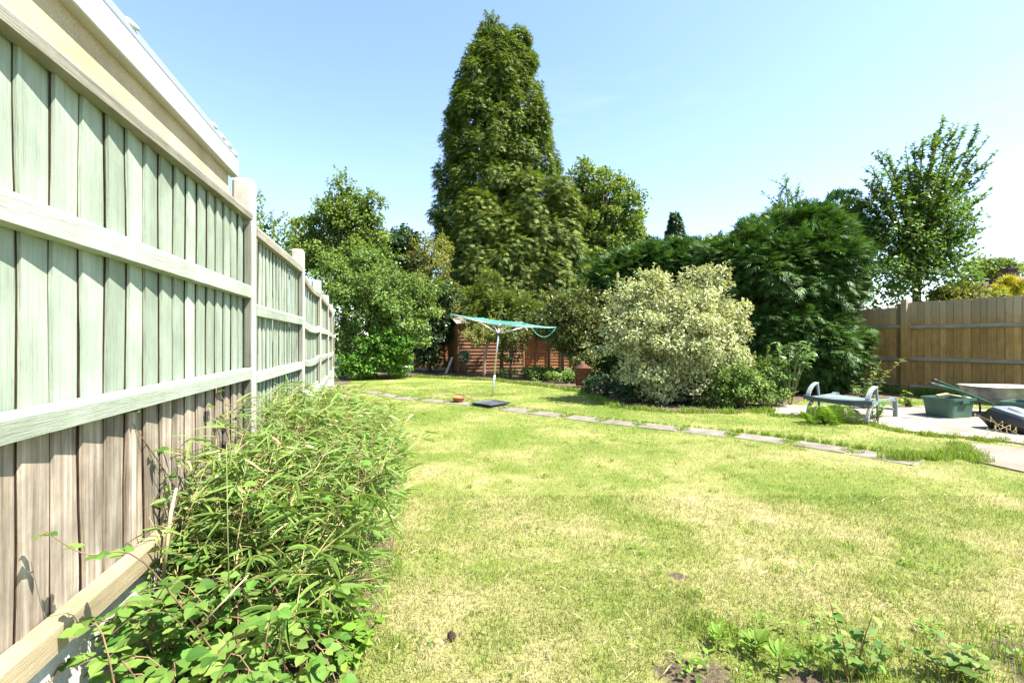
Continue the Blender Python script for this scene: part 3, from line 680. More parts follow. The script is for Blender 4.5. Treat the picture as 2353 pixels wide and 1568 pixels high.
MB().tube([(-.04, 0, .045), (.10, -.01, .02), (.24, -.02, .0)], [.012, .014, .011], 8).build('handle', MAT['dry_stem'], e, True, False)
mb = MB(); mb.box((-.10, 0, .008), (.13, .075, .03), Matrix.Rotation(R(-14), 4, 'Y')); mb.build('bristles', MAT['cane'], e, False, False)

# wheelbarrow
e = thing('wheelbarrow', 'galvanised wheelbarrow with dark green handles by the brown fence', 'wheelbarrow', Vector((8.05, 7.45, .02)))
def tr(pts, dz=0, sk=0): return [Vector((8.05 + p.x * .985 + p.y * .17, 7.45 - p.x * .17 + p.y * .985, p.z)) for p in pts]
mb = MB()
mb.loft([tr(rrect(.88, .50, .17, .235)), tr(rrect(.99, .60, .19, .38)), tr(rrect(1.02, .64, .18, .475)), tr(rrect(1.07, .69, .20, .478)), tr(rrect(1.07, .69, .20, .495)), tr(rrect(1.0, .62, .17, .492)), tr(rrect(.88, .52, .15, .42)), tr(rrect(.84, .5, .14, .40))])
mb.build('tray', MAT['steel_tray'], e, True)
mb = MB(); rr_ = random.Random(8); mb.loft([tr(rrect(.86, .5, .14, .405)), [v + Vector((0, 0, rr_.uniform(.02, .055))) for v in tr(rrect(.6, .34, .1, .41))], [v + Vector((0, 0, rr_.uniform(.03, .07))) for v in tr(rrect(.25, .15, .05, .41))]]); mb.build('soil_load', MAT['soil'], e)
for (p0, p1, yy) in ((Vector((6.44, 7.0, .573)), Vector((7.55, 7.22, .26)), 7.22), (Vector((6.91, 7.45, .593)), Vector((7.75, 7.68, .27)), 7.68)):
    pts = [p0, p0.lerp(p1, .25) + Vector((0, 0, .02)), p0.lerp(p1, .6) + Vector((0, 0, .03)), p1, p1 + Vector((.5, -.06, -.04)), Vector((8.75, 7.33 if yy < 7.5 else 7.4, .2))]
    MB().tube(pts, .017, 10).build('handle', MAT['green_tube'], e, True)
    MB().tube([p0 + (p0 - p1).normalized() * .01, p0.lerp(p1, .13) + Vector((0, 0, .011))], .021, 10).build('grip', MAT['grip'], e, True)
    MB().tube([p1 + Vector((.0, 0, 0)), p1 + Vector((.10, -.02, -.05)), p1 + Vector((.13, -.02, -.14)), Vector((p1.x + .13, p1.y - .02, .022))], .014, 8).build('leg', MAT['green_tube'], e, True)
wh = MB().lathe([(.14, -.035), (.19, -.03), (.20, 0), (.19, .03), (.14, .035)], 24); M4 = Matrix.Rotation(R(90), 4, 'X')
wh.v = [tuple(M4 @ Vector(v) + Vector((8.82, 7.32, .222))) for v in wh.v]; wh.build('wheel', MAT['grip'], e, True)

# black composter lying on the patio
e = thing('black_composter', 'black plastic composter lying on the patio edge, sunlit lid on top', 'composter', Vector((6.5, 6.31, .022)), R(-88))
mb = MB()
def cs_(x0, x1, d, z0, z1, r=.07):
    P_ = rrect(x1 - x0, d, r, 0, 5, (x0 + x1) / 2, .24); return [Vector((p.x, p.y, z0 + (z1 - z0) * (p.x - x0) / (x1 - x0))) for p in P_]
mb.loft([cs_(.03, .50, .36, 0, 0), cs_(-.085, .52, .44, .145, .10), cs_(-.078, .525, .445, .155, .11), cs_(.02, .50, .40, .27, .19), cs_(.05, .48, .37, .297, .205)])
mb.build('body', MAT['black_plastic'], e, True, False)
mb = MB(); mb.loft([cs_(.06, .475, .35, .298, .207), cs_(.06, .475, .35, .312, .222), cs_(.10, .44, .28, .308, .232)], False, True); bevel(mb.build('lid', MAT['bucket'], e, False, False), .006)  # lid and handle coloured paler than the body to paint in the sun highlight
mb = MB(); mb.loft([cs_(.15, .37, .15, .296, .25, .06), cs_(.17, .35, .11, .320, .276, .05)]); bevel(mb.build('lid_handle', MAT['resin_light'], e, False, False), .006)

# far house
e = thing('neighbour_house', 'distant house with brown hipped roof and two chimneys above the right fence', 'house', at(2330, 784, 40) - Vector((0, 0, H)))
hx, hy = e.location.x, 40.0; ev = 4.9; wdt, dep = 4.2, 4.5; rx = 1.1; hz = 6.95
MB().loft([[Vector((hx + sx * wdt, hy + sy * dep, z)) for sx, sy in ((-1, -1), (1, -1), (1, 1), (-1, 1))] for z in (0, ev)]).build('wall', MAT['render'], e)
rv = [Vector((hx + sx * (wdt + .35), hy + sy * (dep + .35), ev)) for sx, sy in ((-1, -1), (1, -1), (1, 1), (-1, 1))] + [Vector((hx - rx + .3, hy, hz)), Vector((hx + rx + .3, hy, hz))]
ro = MB().add(rv, [(0, 1, 5, 4), (1, 2, 5), (2, 3, 4, 5), (3, 0, 4), (3, 2, 1, 0)]).build('roof', MAT['tiles'], e)
for cxp, cyp, top, w, d in ((2289, 3, 741, .75, 39.5), (2318, 0, 741, .85, 41)):
    pc = at(cxp, 640, d); mb = MB(); zt = H + (CY - (664 if cxp < 2300 else 641) + 22) / F * d
    mb.box((pc.x, d, (5.2 + zt) / 2), (w, .6, zt - 5.2)); mb.box((pc.x, d, zt + .06), (w + .12, .72, .12))
    c_ = mb.build('chimney', MAT['brick'], e)
    MB().tube([(pc.x, d, zt + .12), (pc.x, d, zt + .40)], .12, 10).build('pot', MAT['brick'], c_)

# ------------------------------------------------------------------ vegetation
def sph(rng, n):
    v = rng.normal(size=(n, 3)); return unit(v)
def ell_px(lst):
    out = []
    for (px, py, d, rx, ry, rd) in lst:
        c = at(px, py, d); out.append((c.x, c.y, c.z, rx * d / F, rd, ry * d / F))
    return np.array(out)
def clumps(ells, n, rng, lo=.72, back=.35):
    """clump centres on the outer part of the union of ellipsoids"""
    w = (ells[:, 3] * ells[:, 5]) ** 1.0; w = w / w.sum(); cs_l, ds_l = [], []
    need = n
    while need > 0:
        m_ = need * 2 + 20
        i = rng.choice(len(ells), m_, p=w); d = sph(rng, m_)
        keep = (d[:, 1] < .25) | (rng.random(m_) < back)
        ph = i * 2.1; lump = .5 * np.sin(d[:, 0] * 5 + ph) * np.sin(d[:, 2] * 5 + ph * 1.7) + .5 * np.sin(d[:, 0] * 11 + d[:, 2] * 9 + ph) 
        r = rng.uniform(lo, 1.06, (m_, 1)) * (1 + .13 * lump)[:, None]; c = ells[i, :3] + d * ells[i, 3:] * r
        for j in range(len(ells)):
            q = np.linalg.norm((c - ells[j, :3]) / ells[j, 3:], axis=1); keep &= (q > .62) | (i == j)
        keep &= c[:, 2] > .12
        c, d_, i_ = c[keep], d[keep], i[keep]; o_ = unit(d_ / ells[i_, 3:] * ells[i_, 3:].mean(1, keepdims=True))
        cs_l.append(c[:need]); ds_l.append(o_[:need]); need -= len(c[:need])
    return np.concatenate(cs_l), np.concatenate(ds_l)
def cloud(cc, co, cr, nleaf, rng, mode='broad', flat=.75):
    n = len(cc); rad = cr * rng.uniform(.55, 1.45, n); cnt = np.maximum(3, (nleaf * (rad / cr) ** 2 * rng.uniform(.7, 1.3, n))).astype(int)
    idx = np.repeat(np.arange(n), cnt); m_ = len(idx); v = sph(rng, m_)
    v = unit(v + co[idx] * .55 + np.array((0, 0, .15)))
    rr = rng.random((m_, 1)) ** (1 / 2.2)
    P = cc[idx] + v * rad[idx][:, None] * rr * np.array((1, 1, flat))
    out = unit(v * .6 + co[idx] * .7); rn = sph(rng, m_)
    if mode == 'broad':
        D = unit(out * .55 + rn * .75 + np.array((0, 0, -.22))); N = unit(np.array((0, 0, .75)) + out * .5 + sph(rng, m_) * .6)
    elif mode == 'cypress':
        D = unit(out * .75 + rn * .40 + np.array((0, 0, -.42))); N = unit(np.array((0, 0, .6)) + out * .7 + sph(rng, m_) * .45)
    elif mode == 'frond':
        D = unit(out * .85 + rn * .5 + np.array((0, 0, -.02))); N = unit(np.array((0, 0, .85)) + out * .35 + sph(rng, m_) * .35)
    else:
        D = unit(out * .4 + rn * .4 + np.array((0, 0, .75))); N = unit(out * .8 + sph(rng, m_) * .5 + np.array((0, 0, .3)))
    tone = np.clip(rng.random(n)[idx] * .7 + .3 * rng.random(m_), 0, 1)
    return P, D, N, tone
def limbs(base, targets, r0, rng, fork=.35, lean=None):
    mb = MB(); base = Vector(base); cen = Vector(np.mean(targets, 0)); top = Vector((cen.x, cen.y, cen.z))
    trunk = [base - Vector((0, 0, .08))] + [base.lerp(top, q) + Vector((rng.normal() * .04, rng.normal() * .04, 0)) * (q * 2) for q in (.15, .35, .6, .85)]
    mb.tube(trunk, [r0 * 1.25, r0, r0 * .85, r0 * .65, r0 * .4], 9)
    br = MB()
    for tgt in targets:
        q = rng.uniform(fork, .8); s_ = base.lerp(top, q); tgt = Vector(tgt)
        mid = s_.lerp(tgt, .5) + Vector((rng.normal() * .1, rng.normal() * .1, .12 * (tgt - s_).length))
        r = r0 * rng.uniform(.18, .38); br.tube([s_, s_.lerp(mid, .6), mid, tgt], [r, r * .8, r * .6, r * .22], 6)
    return mb, br
def make_plant(name, label, cat, base, ells, lm, Lf, Wf, ncl, cr, nleaf, seed, mode='broad', tmpl=T_DIA, r0=.12, bark='bark', part='crown', group=None, nb=14, inner=.35, lo=.72, flat=.75, back=.35, trunkname='trunk', sprigs=0, slen=.4):
    rng = np.random.default_rng(seed); ells = ell_px(ells); base = Vector(base)
    e = thing(name, label, cat, base, 0, group)
    cc, co = clumps(ells, ncl, rng, lo, back)
    P, D, N, tone = cloud(cc, co, cr, nleaf, rng, mode, flat); n = len(P)
    Ls = Lf * rng.uniform(.65, 1.3, n); Ws = Wf * rng.uniform(.7, 1.25, n)
    if inner > 0:
        k = int(n * inner * .4); i = rng.choice(len(ells), k, p=(ells[:, 3] * ells[:, 5]) / (ells[:, 3] * ells[:, 5]).sum())
        Pi = ells[i, :3] + sph(rng, k) * ells[i, 3:] * rng.uniform(.1, .80, (k, 1)); ok = Pi[:, 2] > .1; Pi = Pi[ok]; k = len(Pi)
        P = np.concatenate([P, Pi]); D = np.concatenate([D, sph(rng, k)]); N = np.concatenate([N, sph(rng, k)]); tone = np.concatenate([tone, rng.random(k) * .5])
        Ls = np.concatenate([Ls, Lf * 1.9 * rng.uniform(.7, 1.3, k)]); Ws = np.concatenate([Ws, Wf * 1.9 * rng.uniform(.7, 1.3, k)])
    twigs = MB()
    if sprigs:
        up_ = np.where(co[:, 2] > -.05)[0]; sel = rng.choice(up_, min(sprigs, len(up_)), replace=False); P2, D2, N2 = [], [], []
        for i in sel:
            a = Vector(cc[i]); dr = Vector(co[i]) * .8 + Vector((rng.normal() * .3, rng.normal() * .3, .55)); dr.normalize(); ln = slen * rng.uniform(.6, 1.5); b1 = a + dr * ln
            twigs.tube([a, a.lerp(b1, .5) + Vector((0, 0, .02)), b1], [.007, .005, .002], 4, False); k = int(ln / (Lf * .22))
            for j in range(k):
                q = (j + rng.random()) / k; w = rng.uniform(0, 6.283); P2.append(a.lerp(b1, q)); D2.append(Vector((math.cos(w), math.sin(w), .2 + rng.normal() * .3)) + dr * .5); N2.append((rng.normal() * .4, rng.normal() * .4, 1))
        k = len(P2); P = np.concatenate([P, np.array(P2)]); D = np.concatenate([D, np.array(D2)]); N = np.concatenate([N, np.array(N2)]); tone = np.concatenate([tone, .4 + .6 * rng.random(k)])
        Ls = np.concatenate([Ls, Lf * rng.uniform(.6, 1.1, k)]); Ws = np.concatenate([Ws, Wf * rng.uniform(.6, 1.1, k)])
    ok = P[:, 2] > .03
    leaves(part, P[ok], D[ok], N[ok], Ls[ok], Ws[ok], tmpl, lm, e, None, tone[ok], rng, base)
    tg = cc[rng.choice(len(cc), min(nb, len(cc)), replace=False)]
    mb, br = limbs(base, tg, r0, rng); br.add(twigs.v, twigs.f); mb.build(trunkname, MAT[bark], e, True); br.build('branches', MAT[bark], e, True)
    return e

# tall cypress with two leaders
rng = np.random.default_rng(21); DC = 23.5; bx = Vector(((1150 - CX) / F * DC, DC, 0))
e = thing('tall_cypress', 'very tall dense cypress with two tips towering over the garden', 'tree', bx)
ys = [40, 70, 100, 150, 200, 300, 400, 500, 600, 700, 800, 850]; rad = [.05, .34, .80, 1.50, 1.98, 2.45, 2.75, 3.05, 3.05, 2.9, 2.6, 2.4]; axx = [1127, 1128, 1135, 1143, 1143, 1144, 1145, 1142, 1146, 1152, 1156, 1156]
hs = [H + (CY - y) / F * DC for y in ys]
def prof(h): return np.interp(h, hs[::-1], rad[::-1]), np.interp(h, hs[::-1], [(a - CX) / F * DC for a in axx[::-1]])
cl, od = [], []
while len(cl) < 1250:
    h = rng.uniform(.6, hs[0]); r, ax = prof(h)
    if rng.random() > (r + .35) / 3.6: continue
    w = rng.uniform(0, 2 * math.pi); dx, dy = math.cos(w), math.sin(w)
    if dy > .3 and rng.random() > .3: continue
    if h < 14.5 and math.sin(h * 2.7 + 3 * w) * math.sin(h * 1.3 - 2 * w + 1) < -.45 and rng.random() < .8: continue
    rr = r * rng.uniform(.76, 1.10) - .15 + .16 * math.sin(h * 2.1 + w * 3) * math.sin(h * 1.3 - w * 2)
    cl.append((ax + dx * rr, DC + dy * rr, h)); od.append((dx, dy, .25))
t2 = at(1195, 78, DC - .2)
while len(cl) < 1330:
    q = rng.random(); r = .10 + q * .75; w = rng.uniform(0, 6.283); cl.append((t2.x - .15 * q + r * math.cos(w), t2.y + r * math.sin(w), t2.z - q * 2.0)); od.append((math.cos(w), math.sin(w), .3))
cl = np.array(cl); od = unit(np.array(od))
P, D, N, tone = cloud(cl, od, .33, 52, rng, 'cypress', 1.25); n = len(P)
leaves('crown', P, D, N, rng.uniform(.15, .32, n), rng.uniform(.17, .34, n), T_SPRAYF, L['conifer'], e, None, tone, rng, bx)
k = 5200; hh = rng.uniform(.5, hs[0] - 1.0, k); rr = np.array([prof(h)[0] for h in hh]) * rng.uniform(.15, .80, k); aa = np.array([prof(h)[1] for h in hh]); w = rng.uniform(0, 6.283, k)
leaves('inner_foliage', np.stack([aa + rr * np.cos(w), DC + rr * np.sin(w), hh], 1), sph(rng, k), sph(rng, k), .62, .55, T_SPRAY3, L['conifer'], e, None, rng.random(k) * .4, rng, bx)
mb = MB(); mb.tube([bx + Vector((0, 0, -.1)), bx + Vector((0, 0, 4)), bx + Vector((-.1, 0, 10)), Vector((prof(15.5)[1], DC, 16))], [.42, .34, .22, .05], 10); mb.build('trunk', MAT['bark'], e, True)
mb = MB()
for i in rng.choice(len(cl), 60, replace=False):
    c = Vector(cl[i]); mb.tube([Vector((prof(c.z)[1], DC, max(.5, c.z - .3))), c], [.05, .015], 5)
mb.build('branches', MAT['bark'], e, True)

# golden cypresses in front of it
gg = 'yellow green cypresses before the tall cypress'
make_plant('golden_cypress', 'bushy yellow green cypress in front of the tall cypress, left one', 'tree', (at(1120, 784, 20.6).x, 20.6, 0), [(1105, 590, 20.6, 50, 140, .9), (1086, 505, 20.6, 24, 58, .5), (1150, 640, 20.4, 66, 120, 1.0), (1165, 545, 20.5, 26, 50, .6)], L['golden'], .32, .34, 330, .36, 38, 31, 'cypress', T_SPRAY, .18, group=gg, flat=1.15)
make_plant('golden_cypress', 'bushy yellow green cypress in front of the tall cypress, right one', 'tree', (at(1255, 784, 20.8).x, 20.8, 0), [(1222, 590, 20.7, 46, 120, 1.0), (1285, 560, 21.0, 36, 120, .9), (1208, 452, 20.6, 20, 60, .5), (1260, 680, 20.5, 66, 90, 1.1), (1305, 650, 21, 30, 75, .7)], L['golden'], .32, .34, 420, .36, 38, 32, 'cypress', T_SPRAY, .2, group=gg, flat=1.15)

# deciduous trees behind
make_plant('broadleaf_tree', 'round topped green tree behind the right side of the tall cypress', 'tree', (at(1385, 784, 27).x, 27, 0), [(1375, 450, 27, 50, 55, 1.6), (1340, 425, 27, 34, 36, 1.2), (1425, 480, 27, 44, 52, 1.4), (1390, 540, 27, 74, 60, 2), (1330, 500, 27, 40, 50, 1.3), (1440, 545, 27, 30, 40, 1.1), (1370, 600, 27, 80, 60, 2)], L['oak'], .18, .13, 260, .5, 75, 41, r0=.3, nb=20, sprigs=50, slen=.6)
make_plant('broadleaf_tree', 'loose leafy tree with pointed crown left of the tall cypress', 'tree', (at(800, 784, 17).x, 17, 0), [(796, 448, 17, 22, 34, .5), (760, 500, 17, 34, 34, .7), (838, 480, 17, 34, 34, .6), (805, 520, 17, 40, 36, .8), (720, 535, 17, 36, 26, .7), (850, 535, 17.2, 32, 28, .6), (740, 590, 17, 60, 36, .9), (810, 590, 17, 60, 40, 1.0), (690, 570, 17, 24, 26, .5), (685, 510, 17, 12, 18, .2)], L['oak'], .13, .085, 240, .34, 48, 42, r0=.17, nb=24, inner=.2, sprigs=60, slen=.5)
make_plant('broadleaf_tree', 'tree showing low over the second green fence panel', 'tree', (at(600, 784, 14).x, 14, 0), [(605, 528, 14, 30, 26, .5), (640, 560, 14, 26, 22, .4), (575, 462, 14, 20, 26, .4), (560, 520, 14, 26, 30, .5), (600, 580, 14, 50, 30, .6), (655, 600, 14, 22, 26, .4)], L['oak'], .10, .065, 90, .24, 30, 43, r0=.14, nb=20, inner=.12, sprigs=30, slen=.4)
make_plant('ivy_tree', 'dark ivy clad tree top behind the left shrubs', 'tree', (at(900, 784, 19).x, 19, 0), [(905, 570, 19, 55, 38, 1.0), (935, 590, 19, 40, 55, 1.0), (900, 660, 19, 80, 90, 1.3)], L['dark'], .13, .11, 150, .4, 75, 44, r0=.2)
make_plant('yellow_shrub', 'tall pale yellow green shrub between the ivy and the tall cypress', 'shrub', (at(985, 784, 18.4).x, 18.4, 0), [(985, 600, 18.4, 42, 62, .8), (1000, 690, 18.4, 45, 75, .9)], L['yellow'], .10, .05, 110, .30, 60, 45, r0=.08, nb=18, sprigs=40, slen=.4)
make_plant('large_shrub', 'large mixed green shrub at the end of the green fence', 'shrub', (at(860, 784, 15.2).x, 15.2, 0), [(775, 640, 15.0, 46, 52, .8), (830, 615, 15.6, 50, 38, .8), (800, 700, 14.8, 52, 56, .8), (865, 668, 15.0, 52, 50, .8), (930, 665, 15.6, 55, 40, .8), (960, 705, 15.7, 44, 34, .7), (900, 720, 14.9, 46, 40, .7), (850, 745, 15.0, 46, 42, .7), (935, 762, 15.3, 52, 34, .6), (780, 770, 14.8, 28, 48, .5), (880, 600, 16, 34, 26, .6), (985, 660, 16, 24, 22, .4)], L['mid'], .095, .06, 330, .27, 62, 46, r0=.09, nb=30, inner=.15, lo=.5, sprigs=70, slen=.45)
make_plant('bright_shrub', 'low bright green shrub at the foot of the large left shrub', 'shrub', (at(860, 784, 14.7).x, 14.7, 0), [(850, 812, 14.6, 40, 36, .5), (905, 822, 14.8, 40, 36, .5), (880, 780, 14.7, 30, 28, .4), (822, 840, 14.5, 30, 26, .4), (925, 790, 14.9, 22, 22, .3)], L['bright'], .10, .08, 85, .22, 52, 47, r0=.03, nb=14)
make_plant('shade_shrub', 'dark shaded evergreen beside the left shed corner', 'shrub', (at(985, 784, 18.2).x, 18.2, 0), [(985, 770, 18.0, 45, 60, .6), (1010, 700, 18.4, 40, 60, .8)], L['dark'], .12, .09, 110, .3, 60, 48, r0=.07)
# shrubs in front of the shed
make_plant('rose_tree', 'small rose tree with pale blooms in front of the shed', 'shrub', (-.95, 15.4, 0), [(1096, 768, 15.4, 26, 20, .4), (1135, 758, 15.6, 26, 22, .4)], L['yellow'], .075, .055, 66, .18, 46, 51, r0=.05, bark='bark_light', inner=.1, sprigs=16, slen=.25)
make_plant('feathery_shrub', 'light yellow green feathery shrub above the shed roof', 'shrub', (at(1150, 784, 16.6).x, 16.6, 0), [(1085, 690, 16.6, 24, 22, .4), (1125, 668, 16.6, 24, 36, .4), (1150, 705, 16.6, 40, 34, .6), (1195, 715, 16.6, 34, 34, .6), (1105, 725, 16.4, 40, 26, .5), (1160, 745, 16.4, 40, 20, .5), (1230, 735, 16.5, 26, 30, .4)], L['golden'], .17, .13, 210, .24, 34, 52, mode='frond', tmpl=T_SPRAY, r0=.07, nb=16)
make_plant('firethorn', 'dark green firethorn with bronze tips right of the shed', 'shrub', (at(1290, 784, 14.6).x, 14.6, 0), [(1290, 725, 14.6, 42, 42, .7), (1325, 700, 14.8, 36, 34, .6), (1255, 740, 14.7, 32, 28, .5), (1340, 760, 14.5, 42, 44, .6), (1330, 815, 14.4, 30, 36, .5), (1290, 770, 14.6, 30, 30, .5), (1370, 710, 15, 30, 40, .6)], L['pyra'], .075, .045, 290, .24, 62, 53, r0=.06, nb=22, sprigs=60, slen=.4)
make_plant('thin_shrub', 'thin dark shrub hanging over the right half of the shed', 'shrub', (at(1171, 784, 15.6).x, 15.6, 0), [(1180, 768, 15.6, 34, 22, .4), (1175, 805, 15.7, 22, 26, .3)], L['pyra'], .08, .055, 64, .19, 30, 54, r0=.045, inner=.1)
rng = np.random.default_rng(55); b = Vector((at(1068, 784, 16.6).x, 16.6, 0)); e = thing('cabbage_plant', 'small plant with grey green waxy leaves on thin dark stems', 'plant', b)
mb = MB()
for k in range(5): mb.tube([b + Vector((rng.normal() * .08, rng.normal() * .05, 0)), b + Vector((rng.normal() * .06, 0, .35)), b + Vector((rng.normal() * .05, 0, .66))], .012, 6)
mb.build('stem', MAT['bark'], e, True)
n = 60; d = sph(rng, n); c = np.array((b.x, b.y, .70)); leaves('foliage', c + d * np.array((.12, .12, .12)) * rng.random((n, 1)), d + np.array((0, 0, .2)), sph(rng, n) + np.array((0, -.3, .8)), .17, .12, T_OV, L['bluegreen'], e, None, rng.random(n), rng, b)

# leylandii hedge
hg = 'leylandii conifers along the right'
make_plant('leylandii', 'big dark green rounded leylandii in front of the brown fence', 'conifer', (6.75, 11.7, 0), [(1775, 640, 11.6, 150, 112, 1.5), (1815, 560, 11.9, 100, 68, 1.2), (1850, 640, 11.4, 92, 130, 1.1), (1760, 760, 11.4, 140, 125, 1.3), (1845, 800, 11.2, 100, 95, 1.0), (1690, 620, 12, 70, 66, 1.1)], L['hedge'], .26, .22, 900, .24, 24, 61, 'frond', T_SPRAY, .16, group=hg, nb=30, inner=.5, lo=.82)
make_plant('leylandii', 'dark conifer rising behind the variegated bush, left one', 'conifer', (at(1420, 784, 16).x, 16, 0), [(1430, 650, 16, 85, 62, 1.2), (1390, 690, 15.8, 60, 70, 1.0), (1470, 620, 16, 55, 50, 1.0), (1400, 780, 15.6, 75, 80, 1.0)], L['hedge'], .30, .25, 340, .28, 26, 62, 'frond', T_SPRAY, .14, group=hg, inner=.5, lo=.8)
make_plant('leylandii', 'bright tipped conifer behind the variegated bush, below the small spruce', 'conifer', (at(1530, 784, 15).x, 15, 0), [(1545, 630, 15, 62, 68, 1.0), (1590, 640, 14.8, 40, 62, .8), (1560, 720, 14.8, 80, 90, 1.0)], L['hedge'], .30, .25, 300, .27, 26, 63, 'frond', T_SPRAY, .14, group=hg, inner=.5, lo=.8)
make_plant('leylandii', 'low conifer joining the big leylandii on its left', 'conifer', (at(1660, 784, 13.4).x, 13.4, 0), [(1650, 640, 13.4, 60, 70, 1.0), (1680, 720, 13.2, 70, 100, 1.0)], L['hedge'], .28, .23, 260, .25, 26, 64, 'frond', T_SPRAY, .12, group=hg, inner=.5, lo=.8)
# far spruces
def spruce(label, px, pytop, d, wpx, seed):
    rng = np.random.default_rng(seed); top = at(px, pytop, d); b = Vector((top.x, d, 0)); e = thing('spruce', label, 'tree', b, 0, 'far spruces over the hedge')
    cl = []; od = []
    for k in range(260):
        q = rng.random() ** .8; r = (.03 + wpx * d / F * .5 * (q + .25 * (math.floor(q * 9) / 9 - q)) * 1.5) * rng.uniform(.45, 1.05); w = rng.uniform(0, 6.283)
        cl.append((top.x + r * math.cos(w), d + r * math.sin(w), top.z - q * (110 * d / F))); od.append((math.cos(w), math.sin(w), -.2))
    P, D, N, tn = cloud(np.array(cl), unit(np.array(od)), (.20), 20, rng, 'cypress'); n = len(P)
    leaves('crown', P, D, N, .34, .26, T_SPRAY3, L['dark'], e, None, tn, rng, b)
    MB().tube([b, top], [.25, .03], 8).build('trunk', MAT['bark'], e, True)
spruce('small dark spruce standing alone against the sky', 1551, 490, 34, 46, 71)
spruce('tip of a far spruce just left of the lone spruce', 1483, 538, 36, 40, 72)

# variegated bush
make_plant('variegated_shrub', 'big round shrub with cream edged leaves on the lawn edge', 'shrub', (3.35, 9.25, 0),
    [(1540, 770, 9.3, 120, 100, 1.0), (1455, 745, 9.2, 70, 60, .7), (1625, 700, 9.4, 58, 62, .7), (1540, 690, 9.4, 80, 46, .7), (1432, 685, 9.2, 28, 36, .3), (1600, 800, 9.0, 90, 90, .8), (1480, 830, 9.1, 66, 66, .65), (1392, 798, 9.1, 38, 16, .22), (1675, 770, 9.3, 34, 56, .5), (1640, 638, 9.4, 30, 22, .35), (1490, 670, 9.3, 40, 34, .4), (1585, 650, 9.4, 36, 26, .4), (1560, 875, 8.9, 90, 46, .6), (1670, 850, 9.1, 40, 46, .5)],
    L['var'], .066, .036, 540, .18, 42, 81, tmpl=T_OV, r0=.06, nb=40, bark='bark_light', inner=.3, lo=.55, sprigs=70, slen=.22)
make_plant('leafy_shrub', 'loose light green shrub at the right foot of the variegated shrub', 'shrub', (4.75, 8.55, 0), [(1690, 880, 8.6, 58, 48, .5), (1730, 905, 8.5, 40, 36, .4), (1650, 900, 8.6, 46, 44, .4), (1755, 860, 8.6, 20, 34, .2), (1785, 915, 8.5, 20, 30, .25)], L['mid'], .055, .03, 190, .13, 46, 82, r0=.02, nb=26, inner=.25, bark='bark_light', lo=.5, sprigs=60, slen=.22)
make_plant('ground_ivy', 'dark low growth in the shade beneath the variegated shrub', 'ground cover', (2.6, 9.2, 0), [(1450, 912, 9.4, 60, 20, .5), (1560, 925, 9.0, 90, 20, .5), (1390, 890, 10.5, 50, 20, .6)], L['dark'], .07, .05, 110, .14, 36, 83, r0=.01, nb=6)
make_plant('ground_ivy', 'dark low plants along the foot of the shed', 'ground cover', (0.2, 15.0, 0), [(1240, 862, 14.5, 60, 12, .4), (1170, 864, 15.5, 60, 8, .4), (1290, 872, 13.6, 50, 12, .5)], L['mid'], .085, .06, 70, .16, 34, 84, r0=.01, nb=6)

